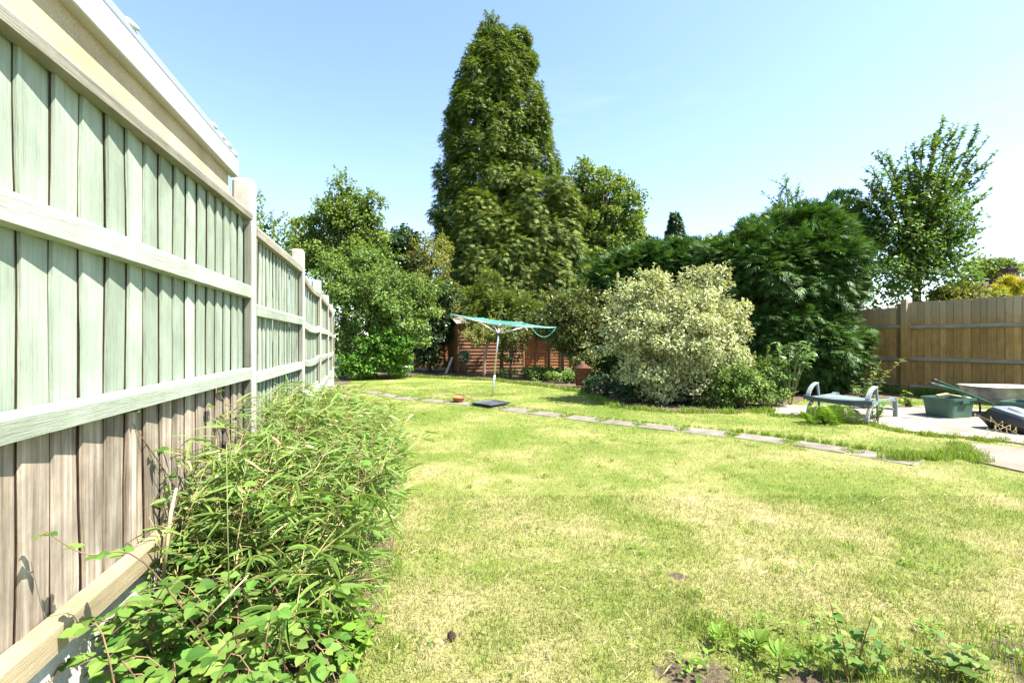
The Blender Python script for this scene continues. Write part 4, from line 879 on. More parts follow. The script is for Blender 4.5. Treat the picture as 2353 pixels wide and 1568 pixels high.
# fruit tree: upright shoots with leaves spaced along them
def shoot_tree(name, label, base_px, d, tips, lm, seed, Lf=.10, Wf=.06, dens=26, spread=.35, r0=.12, nside=5, fill=None):
    rng = np.random.default_rng(seed); b = Vector((at(base_px[0], 784, d).x, d, 0)); e = thing(name, label, 'tree', b)
    tr_ = MB(); br = MB(); fork = at(base_px[0], base_px[1], d); tr_.tube([b, b.lerp(fork, .5) + Vector((.03, 0, 0)), fork], [r0, r0 * .9, r0 * .75], 9)
    P, D, N = [], [], []
    def leafline(pts, dens_, start=.12):
        for i in range(len(pts) - 1):
            a, c = pts[i], pts[i + 1]; ln = (c - a).length; k = max(1, int(ln * dens_))
            for j in range(k):
                q = (i + (j + rng.random()) / k) / (len(pts) - 1)
                if q < start: continue
                p = a.lerp(c, (j + rng.random()) / k); w = rng.uniform(0, 6.283); side = Vector((math.cos(w), math.sin(w), 0)); ax = (c - a).normalized()
                P.append(p); D.append(side * .8 + ax * .35 + Vector((0, 0, rng.normal() * .3))); N.append(Vector((rng.normal() * .4, rng.normal() * .4, 1)))
    def curve(a, c, bow):
        m1 = a.lerp(c, .35) + bow; m2 = a.lerp(c, .7) + bow * .8; return [a, m1, m2, c]
    for (tx, ty, dd) in tips:
        tip = at(tx, ty, d + dd); st = fork + Vector((0, 0, rng.uniform(-.2, .4))); bow = Vector(((fork.x - tip.x) * .08, 0, .15 + rng.normal() * .1)) * 1.0
        pts = curve(st, tip, bow); fine = [pts[0].lerp(pts[1], q) for q in (0, .5)] + [pts[1].lerp(pts[2], q) for q in (0, .5)] + [pts[2].lerp(pts[3], q) for q in (0, .5, 1)]
        br.tube(fine, list(np.linspace(r0 * .42, .006, len(fine))), 6); leafline(fine, dens, .2)
        for k in range(nside):
            q = rng.uniform(.18, .88); i = min(int(q * 6), 5); s_ = fine[i].lerp(fine[i + 1], q * 6 - i); ln = rng.uniform(.35, 1.15) * (1.05 - q * .6)
            dr = Vector((rng.normal() * spread, rng.normal() * spread * 1.2, rng.uniform(.25, 1.0))).normalized(); sp_ = [s_, s_ + dr * ln * .5 + Vector((0, 0, .02)), s_ + dr * ln]
            br.tube(sp_, [.012, .008, .003], 5); leafline(sp_, dens * 1.15, 0)
    if fill is not None:
        el = ell_px(fill[0]); cc, co = clumps(el, fill[1], rng, .3, .6); p, d_, n_, tn = cloud(cc, co, .3, fill[2], rng); P += [Vector(v) for v in p]; D += [Vector(v) for v in d_]; N += [Vector(v) for v in n_]
    P = np.array(P); n = len(P)
    leaves('crown', P, np.array(D), np.array(N), Lf * rng.uniform(.6, 1.3, n), Wf * rng.uniform(.7, 1.2, n), T_DIA, lm, e, None, rng.random(n), rng, b)
    tr_.build('trunk', MAT['bark'], e, True); br.build('branches', MAT['bark'], e, True); return e
shoot_tree('fruit_tree', 'open fruit tree with long upright leafy shoots behind the brown fence', (2105, 650), 13.0,
    [(2165, 268, 0), (2224, 278, .3), (2272, 312, -.2), (2290, 348, .2), (2120, 318, .4), (2080, 340, -.3), (2015, 350, 0), (2045, 372, .6), (1978, 410, -.2), (1992, 425, .4), (2275, 445, 0), (2250, 460, .5), (2270, 520, -.4), (2150, 300, -.6), (2200, 330, .8), (2060, 420, -.7), (2130, 380, .9), (2180, 400, -.8), (2010, 500, .5), (1985, 560, -.3), (2225, 540, .6), (2035, 345, .2), (2100, 325, 0), (2190, 285, -.3), (2250, 300, .4), (1965, 440, .3), (2000, 380, -.4), (2265, 400, .3), (2240, 580, 0), (1975, 600, .4)],
    L['fruit'], 91, Lf=.115, Wf=.072, dens=38, r0=.13, nside=15, fill=([(2090, 610, 13, 115, 75, .9), (2050, 520, 13, 85, 85, .8), (2150, 500, 13, 80, 80, .8), (2010, 640, 13, 70, 60, .8), (2160, 640, 13, 70, 50, .8)], 300, 26))
shoot_tree('fruit_tree', 'young tree tip poking above the big leylandii', (1815, 560), 13.6, [(1803, 402, 0), (1775, 452, .2), (1835, 430, -.2), (1848, 455, .3), (1790, 470, -.3), (1862, 470, .2)], L['fruit'], 92, Lf=.11, Wf=.065, dens=26, r0=.06, nside=5)
make_plant('pine', 'loose pine top between the leylandii and the fruit tree', 'tree', (at(1945, 784, 14).x, 14, 0), [(1940, 490, 14, 36, 40, .6), (1950, 560, 14, 50, 50, .8)], L['hedge'], .2, .14, 60, .26, 34, 93, mode='up', tmpl=T_SPRAY3, r0=.09)
make_plant('broadleaf_tree', 'pale green tree behind the far house chimneys', 'tree', (at(2255, 784, 47).x, 47, 0), [(2265, 622, 47, 50, 24, 2), (2225, 655, 47, 45, 35, 2.2), (2310, 630, 48, 40, 24, 2), (2345, 640, 48, 26, 18, 1.5)], L['oak'], .30, .22, 130, .75, 42, 94, r0=.2, inner=.15)
make_plant('yellow_shrub', 'yellow green shrub peeping over the brown fence', 'shrub', (at(2215, 784, 12.5).x, 12.5, 0), [(2215, 682, 12.5, 50, 22, .5), (2180, 690, 12.5, 40, 30, .5)], L['yellow'], .09, .06, 50, .2, 45, 95, r0=.04)
make_plant('golden_conifer', 'small golden conifer over the brown fence before the far house', 'conifer', (at(2312, 784, 15).x, 15, 0), [(2316, 660, 15, 11, 20, .25), (2298, 676, 15, 11, 12, .2), (2328, 684, 15, 18, 16, .3)], L['goldcon'], .18, .10, 70, .14, 34, 96, mode='up', tmpl=T_SPRAY3, r0=.04)

# glossy young shrub by the leylandii
rng = np.random.default_rng(101); b = Vector((at(1815, 784, 8.6).x, 8.6, 0)); e = thing('glossy_sapling', 'young sapling with bright glossy leaves before the big leylandii', 'plant', b)
mb = MB(); P, D, N = [], [], []
for k in range(22):
    tip = at(rng.uniform(1780, 1872), rng.uniform(778, 860), 8.5 + rng.normal() * .12); mid = b.lerp(tip, .5) + Vector((0, 0, .15)); mb.tube([b, mid, tip], [.012, .008, .004], 6)
    for j in range(15):
        q = rng.random() * .4 + .6; p = b.lerp(mid, q * 2) if q < .5 else mid.lerp(tip, q * 2 - 1); w = rng.uniform(0, 6.283)
        P.append(p); D.append((math.cos(w), math.sin(w), rng.normal() * .25 - .15)); N.append((rng.normal() * .3, rng.normal() * .3, 1))
mb.build('stems', MAT['stem_green'], e, True); n = len(P); leaves('foliage', np.array(P), np.array(D), np.array(N), rng.uniform(.08, .15, n), rng.uniform(.035, .06, n), T_OV, L['laurel'], e, None, rng.random(n), rng, b)

def stems_plant(name, label, cat, base, tips, lm, Lf, Wf, per, seed, stem='stem_green', tmpl=T_OV, up=.1, r=.005, start=.15, group=None, arch=.08, tone=None):
    rng = np.random.default_rng(seed); base = Vector(base); e = thing(name, label, cat, base, 0, group); mb = MB(); P, D, N = [], [], []
    for tp in tips:
        tp = Vector(tp); st = Vector((base.x + rng.normal() * .02, base.y + rng.normal() * .02, base.z)); mid = st.lerp(tp, .55) + Vector((0, 0, arch * (tp - st).length)); pts = [st, st.lerp(mid, .6), mid, tp]
        mb.tube(pts, [r, r * .9, r * .7, r * .3], 6)
        for j in range(per):
            q = start + (1 - start) * (j + rng.random() * .6) / per; i = min(int(q * 3), 2); p = pts[i].lerp(pts[i + 1], q * 3 - i); w = j * 2.4 + rng.normal() * .5
            P.append(p); D.append((math.cos(w), math.sin(w), up + rng.normal() * .25)); N.append((rng.normal() * .35, rng.normal() * .35, 1))
    mb.build('stems', MAT[stem], e, True); n = len(P); leaves('foliage', np.array(P), np.array(D), np.array(N), Lf * rng.uniform(.6, 1.25, n), Wf * rng.uniform(.7, 1.2, n), tmpl, lm, e, None, rng.random(n), rng, base); return e
d_ = 8.0
stems_plant('arching_shrub', 'arching leafy stems rising behind the lounger against the fence', 'plant', (at(1985, 784, 8.2).x, 8.2, 0), [at(2078, 822, 8.2), at(2025, 826, 8.3), at(2010, 850, 8.1), at(1985, 868, 8.2), at(2000, 880, 8.0), at(1965, 890, 8.2), at(2040, 850, 8.1), at(1960, 875, 8.4)], L['mid'], .085, .05, 20, 111, 'bark_light', arch=.12)
stems_plant('nettle', 'small leafy weed at the foot of the brown fence', 'plant', (at(2085, 784, 8.4).x, 8.4, 0), [at(2082, 895, 8.4), at(2070, 910, 8.4), at(2095, 912, 8.3), at(2110, 925, 8.4), at(2060, 920, 8.3)], L['mid'], .10, .06, 12, 112)
stems_plant('spurge', 'pale green spurge with rounded heads beside the lounger leg', 'plant', (5.35, 6.72, 0), [Vector((5.30, 6.75, .30)), Vector((5.42, 6.7, .36)), Vector((5.50, 6.72, .33)), Vector((5.58, 6.76, .34)), Vector((5.22, 6.7, .22)), Vector((5.45, 6.66, .25))], L['weed'], .07, .018, 26, 113, up=.5, tmpl=T_LAN, start=.35)
# ferns under the lounger
rng = np.random.default_rng(120); fb = Vector((4.70, 6.74, 0)); e = thing('fern', 'bright green fern clump growing in front of the lounger', 'fern', fb)
mb = MB(); P, D, N, Ls = [], [], [], []
for k in range(22):
    w = rng.uniform(0, 6.283); ln = rng.uniform(.24, .48); st = fb + Vector((rng.normal() * .17, rng.normal() * .08, 0)); dr = Vector((math.cos(w) * 1.0, math.sin(w) * .55, 0)); prev = st; pts = [st]
    for j in range(1, 9):
        q = j / 8; p = st + dr * ln * .55 * q + Vector((0, 0, ln * (1.35 * q - .65 * q * q))); pts.append(p)
        ax = (p - pts[-2]).normalized(); sd_ = ax.cross(Vector((0, 0, 1))).normalized(); l_ = .11 * math.sin(math.pi * min(1, q * .85 + .15)) + .012
        for h_ in (0, .5):
            pp = pts[-2].lerp(p, h_)
            for sg in (-1, 1): P.append(pp); D.append(sd_ * sg + ax * .35 + Vector((0, 0, -.15))); N.append(sd_.cross(ax) * -1 + Vector((0, 0, .5))); Ls.append(l_)
    mb.tube(pts, list(np.linspace(.005, .0015, len(pts))), 5)
mb.build('stalks', MAT['stem_green'], e, True); n = len(P); leaves('fronds', np.array(P), np.array(D), np.array(N), np.array(Ls), .016, T_LAN, L['fern'], e, None, rng.random(n), rng, fb)

# ------------------------------------------------------------------ planted bed in the foreground: bamboo and bramble
def leaf_mesh_serrated(name, m, rnd, tone, segs=7, w=.40, lance=False):
    v = [(0, 0, 0)]; rowsx = []
    for i in range(segs + 1):
        q = i / segs; half = w * (math.sin(math.pi * q ** .75) ** .85 if not lance else math.sin(math.pi * min(1, q * .9 + .08)) ** .8)
        if not lance: half *= 1 + (.09 if i % 2 else -.05)
        half = max(half, .004); dz = -.16 * q * q
        v += [(q, half, dz + half * .22), (q, 0, dz), (q, -half, dz + half * .22)]
    f = []
    for i in range(segs):
        a = 1 + i * 3; f += [(a, a + 1, a + 4, a + 3), (a + 1, a + 2, a + 5, a + 4)]
    me = bpy.data.meshes.new(name); me.from_pydata(v, [], f); me.validate(); me.materials.append(m)
    for nm, val in (('rnd', rnd), ('tone', tone)):
        a_ = me.attributes.new(nm, 'FLOAT', 'POINT'); a_.data.foreach_set('value', [val] * len(v))
    a_ = me.attributes.new('edge', 'FLOAT', 'POINT'); a_.data.foreach_set('value', [.5] + [1, 0, 1] * (segs + 1))
    return me
def leaf_objects(meshes, P, D, N, Ls, Ws, parent, name='leaf', rng=None):
    off = parent.location
    for k in range(len(P)):
        d = Vector(D[k]).normalized(); n_ = Vector(N[k]); n_ = (n_ - d * n_.dot(d)).normalized(); s_ = n_.cross(d)
        o = bpy.data.objects.new(name, meshes[k % len(meshes)]); C.objects.link(o); o.parent = parent
        M = Matrix((d * Ls[k], s_ * Ws[k], n_ * Ls[k])).transposed().to_4x4(); M.translation = Vector(P[k]) - off; o.matrix_local = M

# bamboo
rng = np.random.default_rng(201); bb_ = Vector((-1.45, 3.2, 0))
e = thing('bamboo', 'dense clump of narrow leaved dwarf bamboo against the green fence', 'bamboo', bb_)
mb = MB(); P, D, N, Ls, Ws, tn = [], [], [], [], [], []
ncane = 0
while ncane < 600:
    z = rng.uniform(1.6, 7.6) if rng.random() < .4 else rng.uniform(1.75, 4.4); x0, x1 = XL(z) + .07, XB(z) - .10
    x = rng.uniform(x0, x1); 
    hmax = float(np.interp(z, [1.5, 1.8, 2.3, 3, 4, 5, 6, 7.6], [.62, .90, 1.08, 1.10, 1.02, .84, .64, .48])); q = (x - x0) / max(x1 - x0, .1)
    hgt = hmax * rng.uniform(.5, 1.04) * (1 - .40 * q * q); ncane += 1
    w = rng.uniform(0, 6.283); lean = Vector((.05 + .36 * q + .16 * math.cos(w), .18 * math.sin(w) - .04, 0)) * rng.uniform(.5, 1.3) * hgt
    b0 = Vector((x, z, 0)); pts = [b0 + lean * (t * t) + Vector((0, 0, hgt * (t - .16 * t * t * t))) for t in np.linspace(0, 1, 7)]
    mb.tube(pts, list(np.linspace(.0042, .0012, 7)), 4, False); ct = rng.random()
    for j in range(rng.integers(7, 11)):
        t = rng.uniform(.22, 1.0); i = min(int(t * 6), 5); p = pts[i].lerp(pts[i + 1], t * 6 - i); w2 = rng.uniform(0, 6.283); tl = rng.uniform(.06, .17)
        td = Vector((math.cos(w2), math.sin(w2), rng.uniform(.1, .9))).normalized(); tw = [p, p + td * tl * .5, p + td * tl + Vector((0, 0, -.01))]; mb.tube(tw, [.0018, .0014, .0009], 3, False)
        for k in range(rng.integers(4, 7)):
            pp = tw[0].lerp(tw[2], rng.uniform(.3, 1)); w3 = w2 + rng.normal() * .9
            P.append(pp); D.append((math.cos(w3), math.sin(w3), rng.normal() * .33 + .02)); N.append((rng.normal() * .5, rng.normal() * .5, 1)); Ls.append(rng.uniform(.07, .15)); Ws.append(rng.uniform(.008, .0135)); tn.append(np.clip(ct * .6 + .4 * rng.random(), 0, 1))
P, D, N, Ls, Ws, tn = map(np.array, (P, D, N, Ls, Ws, tn))
dist = np.linalg.norm(P - np.array((0, 0, H)), axis=1); order = np.argsort(dist); near = order[:200]; rest = order[200:]
mb.build('canes', MAT['cane'], e, True)
rnd_ = rng.random(len(P)); dead = rng.random(len(P)) < .05
r_ = rest[~dead[rest]]; o = leaves('foliage', P[r_], D[r_], N[r_], Ls[r_], Ws[r_], T_LAN, L['bamboo'], e, rnd_[r_], tn[r_], rng, bb_); tag(o, kind='stuff')
r_ = rest[dead[rest]]; o = leaves('dry_leaves', P[r_], D[r_], N[r_], Ls[r_], Ws[r_], T_LAN, L['seed'], e, rnd_[r_], tn[r_], rng, bb_); tag(o, kind='stuff')
bm_ = [leaf_mesh_serrated('bamboo_leaf', L['bamboo'], (k + .5) / 6, random.random(), 5, .5, True) for k in range(6)]
leaf_objects(bm_, P[near], D[near], N[near], Ls[near], Ws[near], e)

# bramble
rng = np.random.default_rng(211); br_ = Vector((-.95, 1.65, 0))
e = thing('bramble', 'low bramble with broad toothed leaves in front of the bamboo', 'bramble', br_)
mb = MB(); trif = []
def trifoliate(p, out, size, droop=-.1):
    out = Vector(out); out.z = out.z * .5 + droop; out.normalize(); s_ = out.cross(Vector((0, 0, 1))).normalized(); nn = Vector((rng.normal() * .35, rng.normal() * .35 - .15, 1))
    tip = p + out * size * .45; mb.tube([p, tip], [.0013, .001], 4, False)
    trif.append((tip, out, nn, size)); 
    for sg in (-1, 1): trif.append((tip - out * size * .12, s_ * sg * .9 + out * .45, nn + s_ * sg * .25, size * .82))
def arch(pts, r=.004, every=.055, size=.07, start=.1):
    pts = [Vector(p) for p in pts]; fine = []
    for i in range(len(pts) - 1):
        for t in np.linspace(0, 1, 6)[:-1]:
            p0 = pts[max(i - 1, 0)]; p1 = pts[i]; p2 = pts[i + 1]; p3 = pts[min(i + 2, len(pts) - 1)]
            fine.append(.5 * ((2 * p1) + (p2 - p0) * t + (2 * p0 - 5 * p1 + 4 * p2 - p3) * t * t + (3 * p1 - p0 - 3 * p2 + p3) * t ** 3))
    fine.append(pts[-1]); mb.tube(fine, list(np.linspace(r, r * .35, len(fine))), 6)
    acc = 0; sgn = 1; tot = sum((fine[i + 1] - fine[i]).length for i in range(len(fine) - 1)); run = 0
    for i in range(len(fine) - 1):
        sgm = (fine[i + 1] - fine[i]); acc += sgm.length; run += sgm.length
        if acc > every and run / tot > start:
            acc = 0; sgn *= -1; side = sgm.normalized().cross(Vector((0, 0, 1)))
            if side.length < .1: side = Vector((rng.normal(), rng.normal(), 0))
            trifoliate(fine[i], side.normalized() * sgn + sgm.normalized() * .5 + Vector((rng.normal() * .3, rng.normal() * .3, .2)), size * rng.uniform(.75, 1.2) * (1.1 - .45 * run / tot))
arch([(-.95, 1.5, .15), at(330, 1290, 1.32), at(195, 1272, 1.22), at(101, 1216, 1.17)], .003, .05, .055, .35)
arch([(-1.35, 2.0, .05), at(420, 1160, 2.02), at(330, 1010, 1.72), at(283, 940, 1.62)], .003, .06, .06)
arch([(-1.5, 2.5, .05), at(497, 1100, 2.30), at(493, 980, 2.30), at(497, 888, 2.33)], .004, .05, .055)
arch([(-1.5, 2.6, .05), at(560, 1000, 2.5), at(470, 870, 2.45), at(450, 868, 2.42)], .0025, .07, .045)
arch([(-1.4, 2.3, .05), at(420, 1050, 2.1), at(370, 985, 1.95), at(405, 950, 2.0)], .003, .06, .06)
for k in range(46):
    a = rng.uniform(0, 6.283); b0 = Vector((-1.04 + rng.normal() * .2, 1.58 + rng.normal() * .18, .02)); rr = rng.uniform(.22, .46); tp = b0 + Vector((math.cos(a) * rr * .9, math.sin(a) * rr * .85, rng.uniform(.06, .42)))
    tp.x = min(max(tp.x, XL(tp.y) + .06), XB(tp.y) + .08); mid = b0.lerp(tp, .5) + Vector((0, 0, rng.uniform(.10, .26))); arch([b0, mid, tp], .003, .045, .07, .2)
for k in range(18):
    z = rng.uniform(1.22, 1.8); tp = Vector((XL(z) + rng.uniform(.03, .18), z, rng.uniform(.16, .5))); b0 = Vector((XL(z) + rng.uniform(.2, .35), z + .12, .02)); arch([b0, b0.lerp(tp, .5) + Vector((0, 0, .14)), tp], .0028, .045, .068, .25)
for k in range(34):
    z = rng.uniform(1.9, 3.6); x = rng.uniform(XL(z) + .2, XB(z) - .05); p = Vector((x, z, .3)); tp = p + Vector((rng.uniform(-.1, .35), rng.normal() * .2, rng.uniform(.1, .45))); arch([Vector((x, z, 0)), p.lerp(tp, .5) + Vector((0, 0, .18)), tp], .0025, .06, .06, .35)
mb.build('stems', MAT['stem_red'], e, True)
P = np.array([t[0] for t in trif]); D = np.array([t[1] for t in trif]); N = np.array([t[2] for t in trif]); Ls = np.array([t[3] for t in trif]); Ws = Ls * rng.uniform(.82, 1.0, len(Ls))
order = np.argsort(np.linalg.norm(P - np.array((0, 0, H)), axis=1) / Ls); near, rest = order[:300], order[300:]
bm_ = [leaf_mesh_serrated('bramble_leaf', L['bramble'], (k + .5) / 8, random.random()) for k in range(8)]
leaf_objects(bm_, P[near], D[near], N[near], Ls[near], Ws[near], e)
o = leaves('foliage', P[rest], D[rest], N[rest], Ls[rest], Ws[rest] * .85, T_OV, L['bramble'], e, rng.random(len(rest)), rng.random(len(rest)), rng, br_); tag(o, kind='stuff')
stems_plant('lemon_balm', 'fresh light green leafy weed at the right edge of the bramble', 'plant', (-.62, 1.72, 0), [Vector((-.62 + .17 * math.cos(w) * q, 1.72 + .17 * math.sin(w) * q, h_)) for w, q, h_ in [(k * .62, .4 + .6 * ((k * 37) % 10) / 10, .10 + .16 * ((k * 53) % 10) / 10) for k in range(18)]], L['weed'], .045, .036, 11, 221, up=.1, r=.0025)
# dry cane stubs in the bed
rng = np.random.default_rng(223)
for k, (lab, a, c) in enumerate([('pale dry cane standing in the bamboo near the fence', at(372, 1240, 1.75), at(405, 1120, 1.80)), ('short yellow dry cane deeper in the bamboo', at(500, 1110, 2.1), at(503, 1040, 2.12)), ('thin pale dry stick leaning across the bramble', at(455, 1440, 1.45), at(570, 1320, 1.5)), ('broken pale stick lying on top of the far bamboo end', at(760, 918, 4.6), at(840, 906, 4.5))]):
    mb = MB(); mb.tube([a + Vector((0, 0, -.18 if k < 2 else 0)), a.lerp(c, .5) + Vector((.006, 0, .004)), c], [.008, .007, .004] if k != 2 else [.003, .003, .002], 7); tag(mb.build('dry_cane', MAT['dry_stem'], None, True), lab, 'cane', 'dry canes in the bamboo')
a = at(523, 1230, 1.5); c = at(520, 1020, 1.55); tag(MB().tube([at(528, 1420, 1.5), a, c], [.0022, .002, .0012], 5).build('tall_stalk', MAT['stem_green'], None, True), 'single thin upright stalk in front of the bamboo', 'stalk')

# ------------------------------------------------------------------ lawn blades
def inpoly(x, y, poly):
    r = np.zeros(len(x), bool); n = len(poly); j = n - 1
    for i in range(n):
        xi, yi, xj, yj = poly[i][0], poly[i][1], poly[j][0], poly[j][1]
        c = ((yi > y) != (yj > y)) & (x < (xj - xi) * (y - yi) / (yj - yi + 1e-12) + xi); r ^= c; j = i
    return r
def free(x, y, margin=.0):
    ok = x > np.interp(y, [0, 1.5, 2.5, 4, 6, 9, 12, 15, 20], [-.45, -.58, -.68, -1.00, -1.70, -3.15, -4.45, -5.2, -5.4]) - .10
    ok &= x < 13.7 - .42 * y
    for poly in (patio, path, back_bed): ok &= ~inpoly(x, y, poly)
    for (sx, sy, a, ln, w) in SLABS:
        dx, dy = x - sx, y - sy; u = dx * math.cos(a) + dy * math.sin(a); v = -dx * math.sin(a) + dy * math.cos(a); ok &= ~((abs(u) < ln / 2 - .03 - .03 * np.sin(v * 40 + sx * 9)) & (abs(v) < w / 2 - .035 - .025 * np.sin(u * 17 + sy * 7)))
    return ok
soil_spots = SOIL
def blades(name, x, y, hgt, wid, m, rng, lean=.8, bent=True, tone=None):
    n = len(x); w = rng.uniform(0, 6.283, n); a = rng.uniform(0, 6.283, n); ln = rng.uniform(.2, 1.0, n) * lean
    S = np.stack([np.cos(a), np.sin(a), np.zeros(n)], 1) * wid[:, None] * .5; Ld = np.stack([np.cos(w), np.sin(w), np.zeros(n)], 1); B = np.stack([x, y, np.full(n, -.004)], 1); up = np.array((0, 0, 1.0))
    mid = B + (Ld * (ln * .35)[:, None] + up * .62) * hgt[:, None]; tip = B + (Ld * ln[:, None] + up * (1 - .35 * ln)[:, None]) * hgt[:, None]
    if bent:
        V = np.stack([B - S, B + S, mid + S * .8, mid - S * .8, tip], 1).reshape(-1, 3); i = np.arange(n)[:, None] * 5
        fs = [i + np.array((0, 1, 2, 3)), i + np.array((3, 2, 4))]; k = 5
    else:
        V = np.stack([B - S, B + S, tip], 1).reshape(-1, 3); fs = [np.arange(n)[:, None] * 3 + np.array((0, 1, 2))]; k = 3
    return tag(mesh_np(name, V, fs, m, None, {'rnd': np.repeat(rng.random(n), k), 'tone': np.repeat(rng.random(n) if tone is None else tone, k), 'edge': np.zeros(n * k)}), kind='stuff')
rng = np.random.default_rng(301); XS, YS, HS, WS = [], [], [], []
for (z0, z1, dens, h0, w0) in ((1.45, 2.4, 15000, .030, .0030), (2.4, 3.6, 8500, .030, .0034), (3.6, 5.5, 4200, .030, .0046), (5.5, 8.5, 1700, .030, .0075), (8.5, 13.5, 650, .032, .012)):
    xr = lambda q: 1.15 * q + .1
    area = (z1 - z0) * (xr(z1) + xr(z0)); n = int(area * dens); y = rng.uniform(z0, z1, n); x = rng.uniform(-1, 1, n) * xr(z1); k = (abs(x) < 1.15 * y + .1) & free(x, y); x, y = x[k], y[k]
    for sx, sy, sr in soil_spots:
        dd = np.hypot(x - sx, y - sy); k = (dd > sr * 1.3) | (rng.random(len(x)) < (dd / sr / 1.3) ** 2 * .6 + .06); x, y = x[k], y[k]
    cl_ = np.sin(x * 23 + np.sin(y * 17) * 2) * np.sin(y * 21 + np.sin(x * 13) * 2)
    XS.append(x); YS.append(y); HS.append(h0 * rng.uniform(.55, 1.35, len(x)) * (1 + .28 * cl_)); WS.append(w0 * rng.uniform(.7, 1.3, len(x)))
nn_ = sum(len(a) for a in XS[:2]); X_, Y_, H_, W_ = map(np.concatenate, (XS, YS, HS, WS))
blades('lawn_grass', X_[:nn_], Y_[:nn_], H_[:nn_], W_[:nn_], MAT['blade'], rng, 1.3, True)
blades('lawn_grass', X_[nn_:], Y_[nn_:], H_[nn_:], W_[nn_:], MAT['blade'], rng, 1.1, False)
# long tufts: slab joints, patio and bed edges, under shrubs
TX, TY, TH, TW = [], [], [], []
def tuft(x, y, r, n, h, w=.005):
    a = rng.uniform(0, 6.283, n); q = r * np.sqrt(rng.random(n)); TX.append(x + q * np.cos(a)); TY.append(y + q * np.sin(a)); TH.append(h * rng.uniform(.4, 1.2, n)); TW.append(np.full(n, w) * rng.uniform(.7, 1.3, n))
for i in range(len(SLABS) - 1):
    a, b = SLABS[i], SLABS[i + 1]; tuft((a[0] + b[0]) / 2, (a[1] + b[1]) / 2, .11, 130, .055, .006)
for i, (sx, sy, a, ln, w) in enumerate(SLABS):
    for k in range(5):
        u = (k / 4 - .5) * ln * 1.1; sd_ = 1; tuft(sx + u * math.cos(a) - sd_ * math.sin(a) * (w / 2 + .04), sy + u * math.sin(a) + sd_ * math.cos(a) * (w / 2 + .04), .06, 40 + (60 if i < 3 else 0), .05 + (.03 if i < 3 else 0), .006)
def line_tufts(pts, step, r, n, h, w=.006):
    for i in range(len(pts) - 1):
        a, b = pts[i], pts[i + 1]; ln = math.dist(a[:2], b[:2]); k = max(1, int(ln / step))
        for j in range(k):
            q = (j + rng.random()) / k; tuft(a[0] + (b[0] - a[0]) * q + rng.normal() * .03, a[1] + (b[1] - a[1]) * q + rng.normal() * .03, r, int(n * rng.uniform(.5, 1.5)), h * rng.uniform(.7, 1.3), w)
line_tufts([ground(1770, 955), ground(1900, 962), ground(2010, 978), ground(2080, 995), ground(2190, 1006), ground(2280, 1014), ground(2360, 1020)], .08, .09, 90, .075)
line_tufts([ground(2040, 1055), ground(2100, 1052), ground(2160, 1050), ground(2215, 1045)], .05, .10, 110, .10, .005)
line_tufts([ground(2200, 1022), ground(2225, 1048), ground(2250, 1066)], .05, .08, 80, .08, .005)
line_tufts([ground(820, 868), ground(960, 866), ground(1040, 870), ground(1130, 874), ground(1240, 886), ground(1330, 899), ground(1420, 937), ground(1560, 948), ground(1700, 948), ground(1780, 945)], .12, .14, 70, .11, .010)
line_tufts([(XB(z), z) for z in np.linspace(1.5, 9, 16)], .10, .08, 35, .07, .004)
line_tufts([fr(-4, .25, 0), fr(-1, .25, 0), fr(2, .3, 0)], .10, .15, 70, .20, .009)
for (px, py, r, n, h) in ((1640, 1445, .09, 200, .055), (1600, 1425, .08, 140, .05), (1720, 1470, .10, 150, .055), (1830, 1500, .12, 120, .06), (2000, 1350, .14, 150, .05), (1960, 1540, .16, 170, .075), (2120, 1560, .2, 220, .08), (2250, 1540, .2, 240, .08), (2330, 1500, .18, 220, .08), (1460, 1520, .12, 110, .04), (1140, 1470, .12, 140, .045), (930, 1500, .12, 120, .05)):
    g_ = ground(px, py); tuft(g_.x, g_.y, r, n, h, .0034)
for k in range(90):
    y = rng.uniform(1.55, 6); tuft(rng.uniform(-.5, 1) * y * .9 if y < 3 else rng.uniform(-.15, .75) * y, y, rng.uniform(.03, .08), 36, .042, .0034)
X_, Y_, H_, W_ = map(np.concatenate, (TX, TY, TH, TW)); blades('long_grass', X_, Y_, H_, W_, MAT['tuft'], rng, .75, True)
# ------------------------------------------------------------------ small weeds and bits on the lawn
def rosette(label, loc, n, Lf, Wf, seed, h=.10):
    rng = np.random.default_rng(seed); b = Vector(loc); e = thing('dock_weed', label, 'weed', b, 0, 'broad leaved weeds in the lawn'); P, D, N = [], [], []
    for k in range(n):
        w = rng.uniform(0, 6.283); q = rng.random(); P.append((b.x + math.cos(w) * .015, b.y + math.sin(w) * .015, .01 + h * q * .5)); D.append((math.cos(w), math.sin(w), .25 + 1.1 * q)); N.append((-math.cos(w) * .4, -math.sin(w) * .4, 1))
    Ls = Lf * rng.uniform(.6, 1.2, n); me_ = [leaf_mesh_serrated('weed_leaf', L['weed'], random.random(), random.random()) for _ in range(3)]; leaf_objects(me_, P, D, N, Ls, Ls * (Wf / Lf), e)
    MB().tube([b, b + Vector((0, 0, h * .6))], [.004, .002], 5).build('stem', MAT['stem_green'], e)
rosette('broad leaved dock weed at the bottom of the lawn', ground(1735, 1505), 16, .055, .034, 401)
rosette('smaller dock weed left of the broad dock', ground(1650, 1490), 10, .045, .028, 402)
rosette('ragged weed right of the broad dock, near the bottom edge', ground(1790, 1545), 14, .05, .034, 403, .12)
bs = ground(1950, 1560)
stems_plant('sapling_weed', 'tall red stemmed weed with oval leaves at the lower right', 'weed', (bs.x, bs.y, 0), [at(1905, 1375, bs.y), at(1925, 1430, bs.y - .02), at(1890, 1470, bs.y + .03)], L['bramble'], .042, .03, 9, 411, 'stem_red', r=.003)
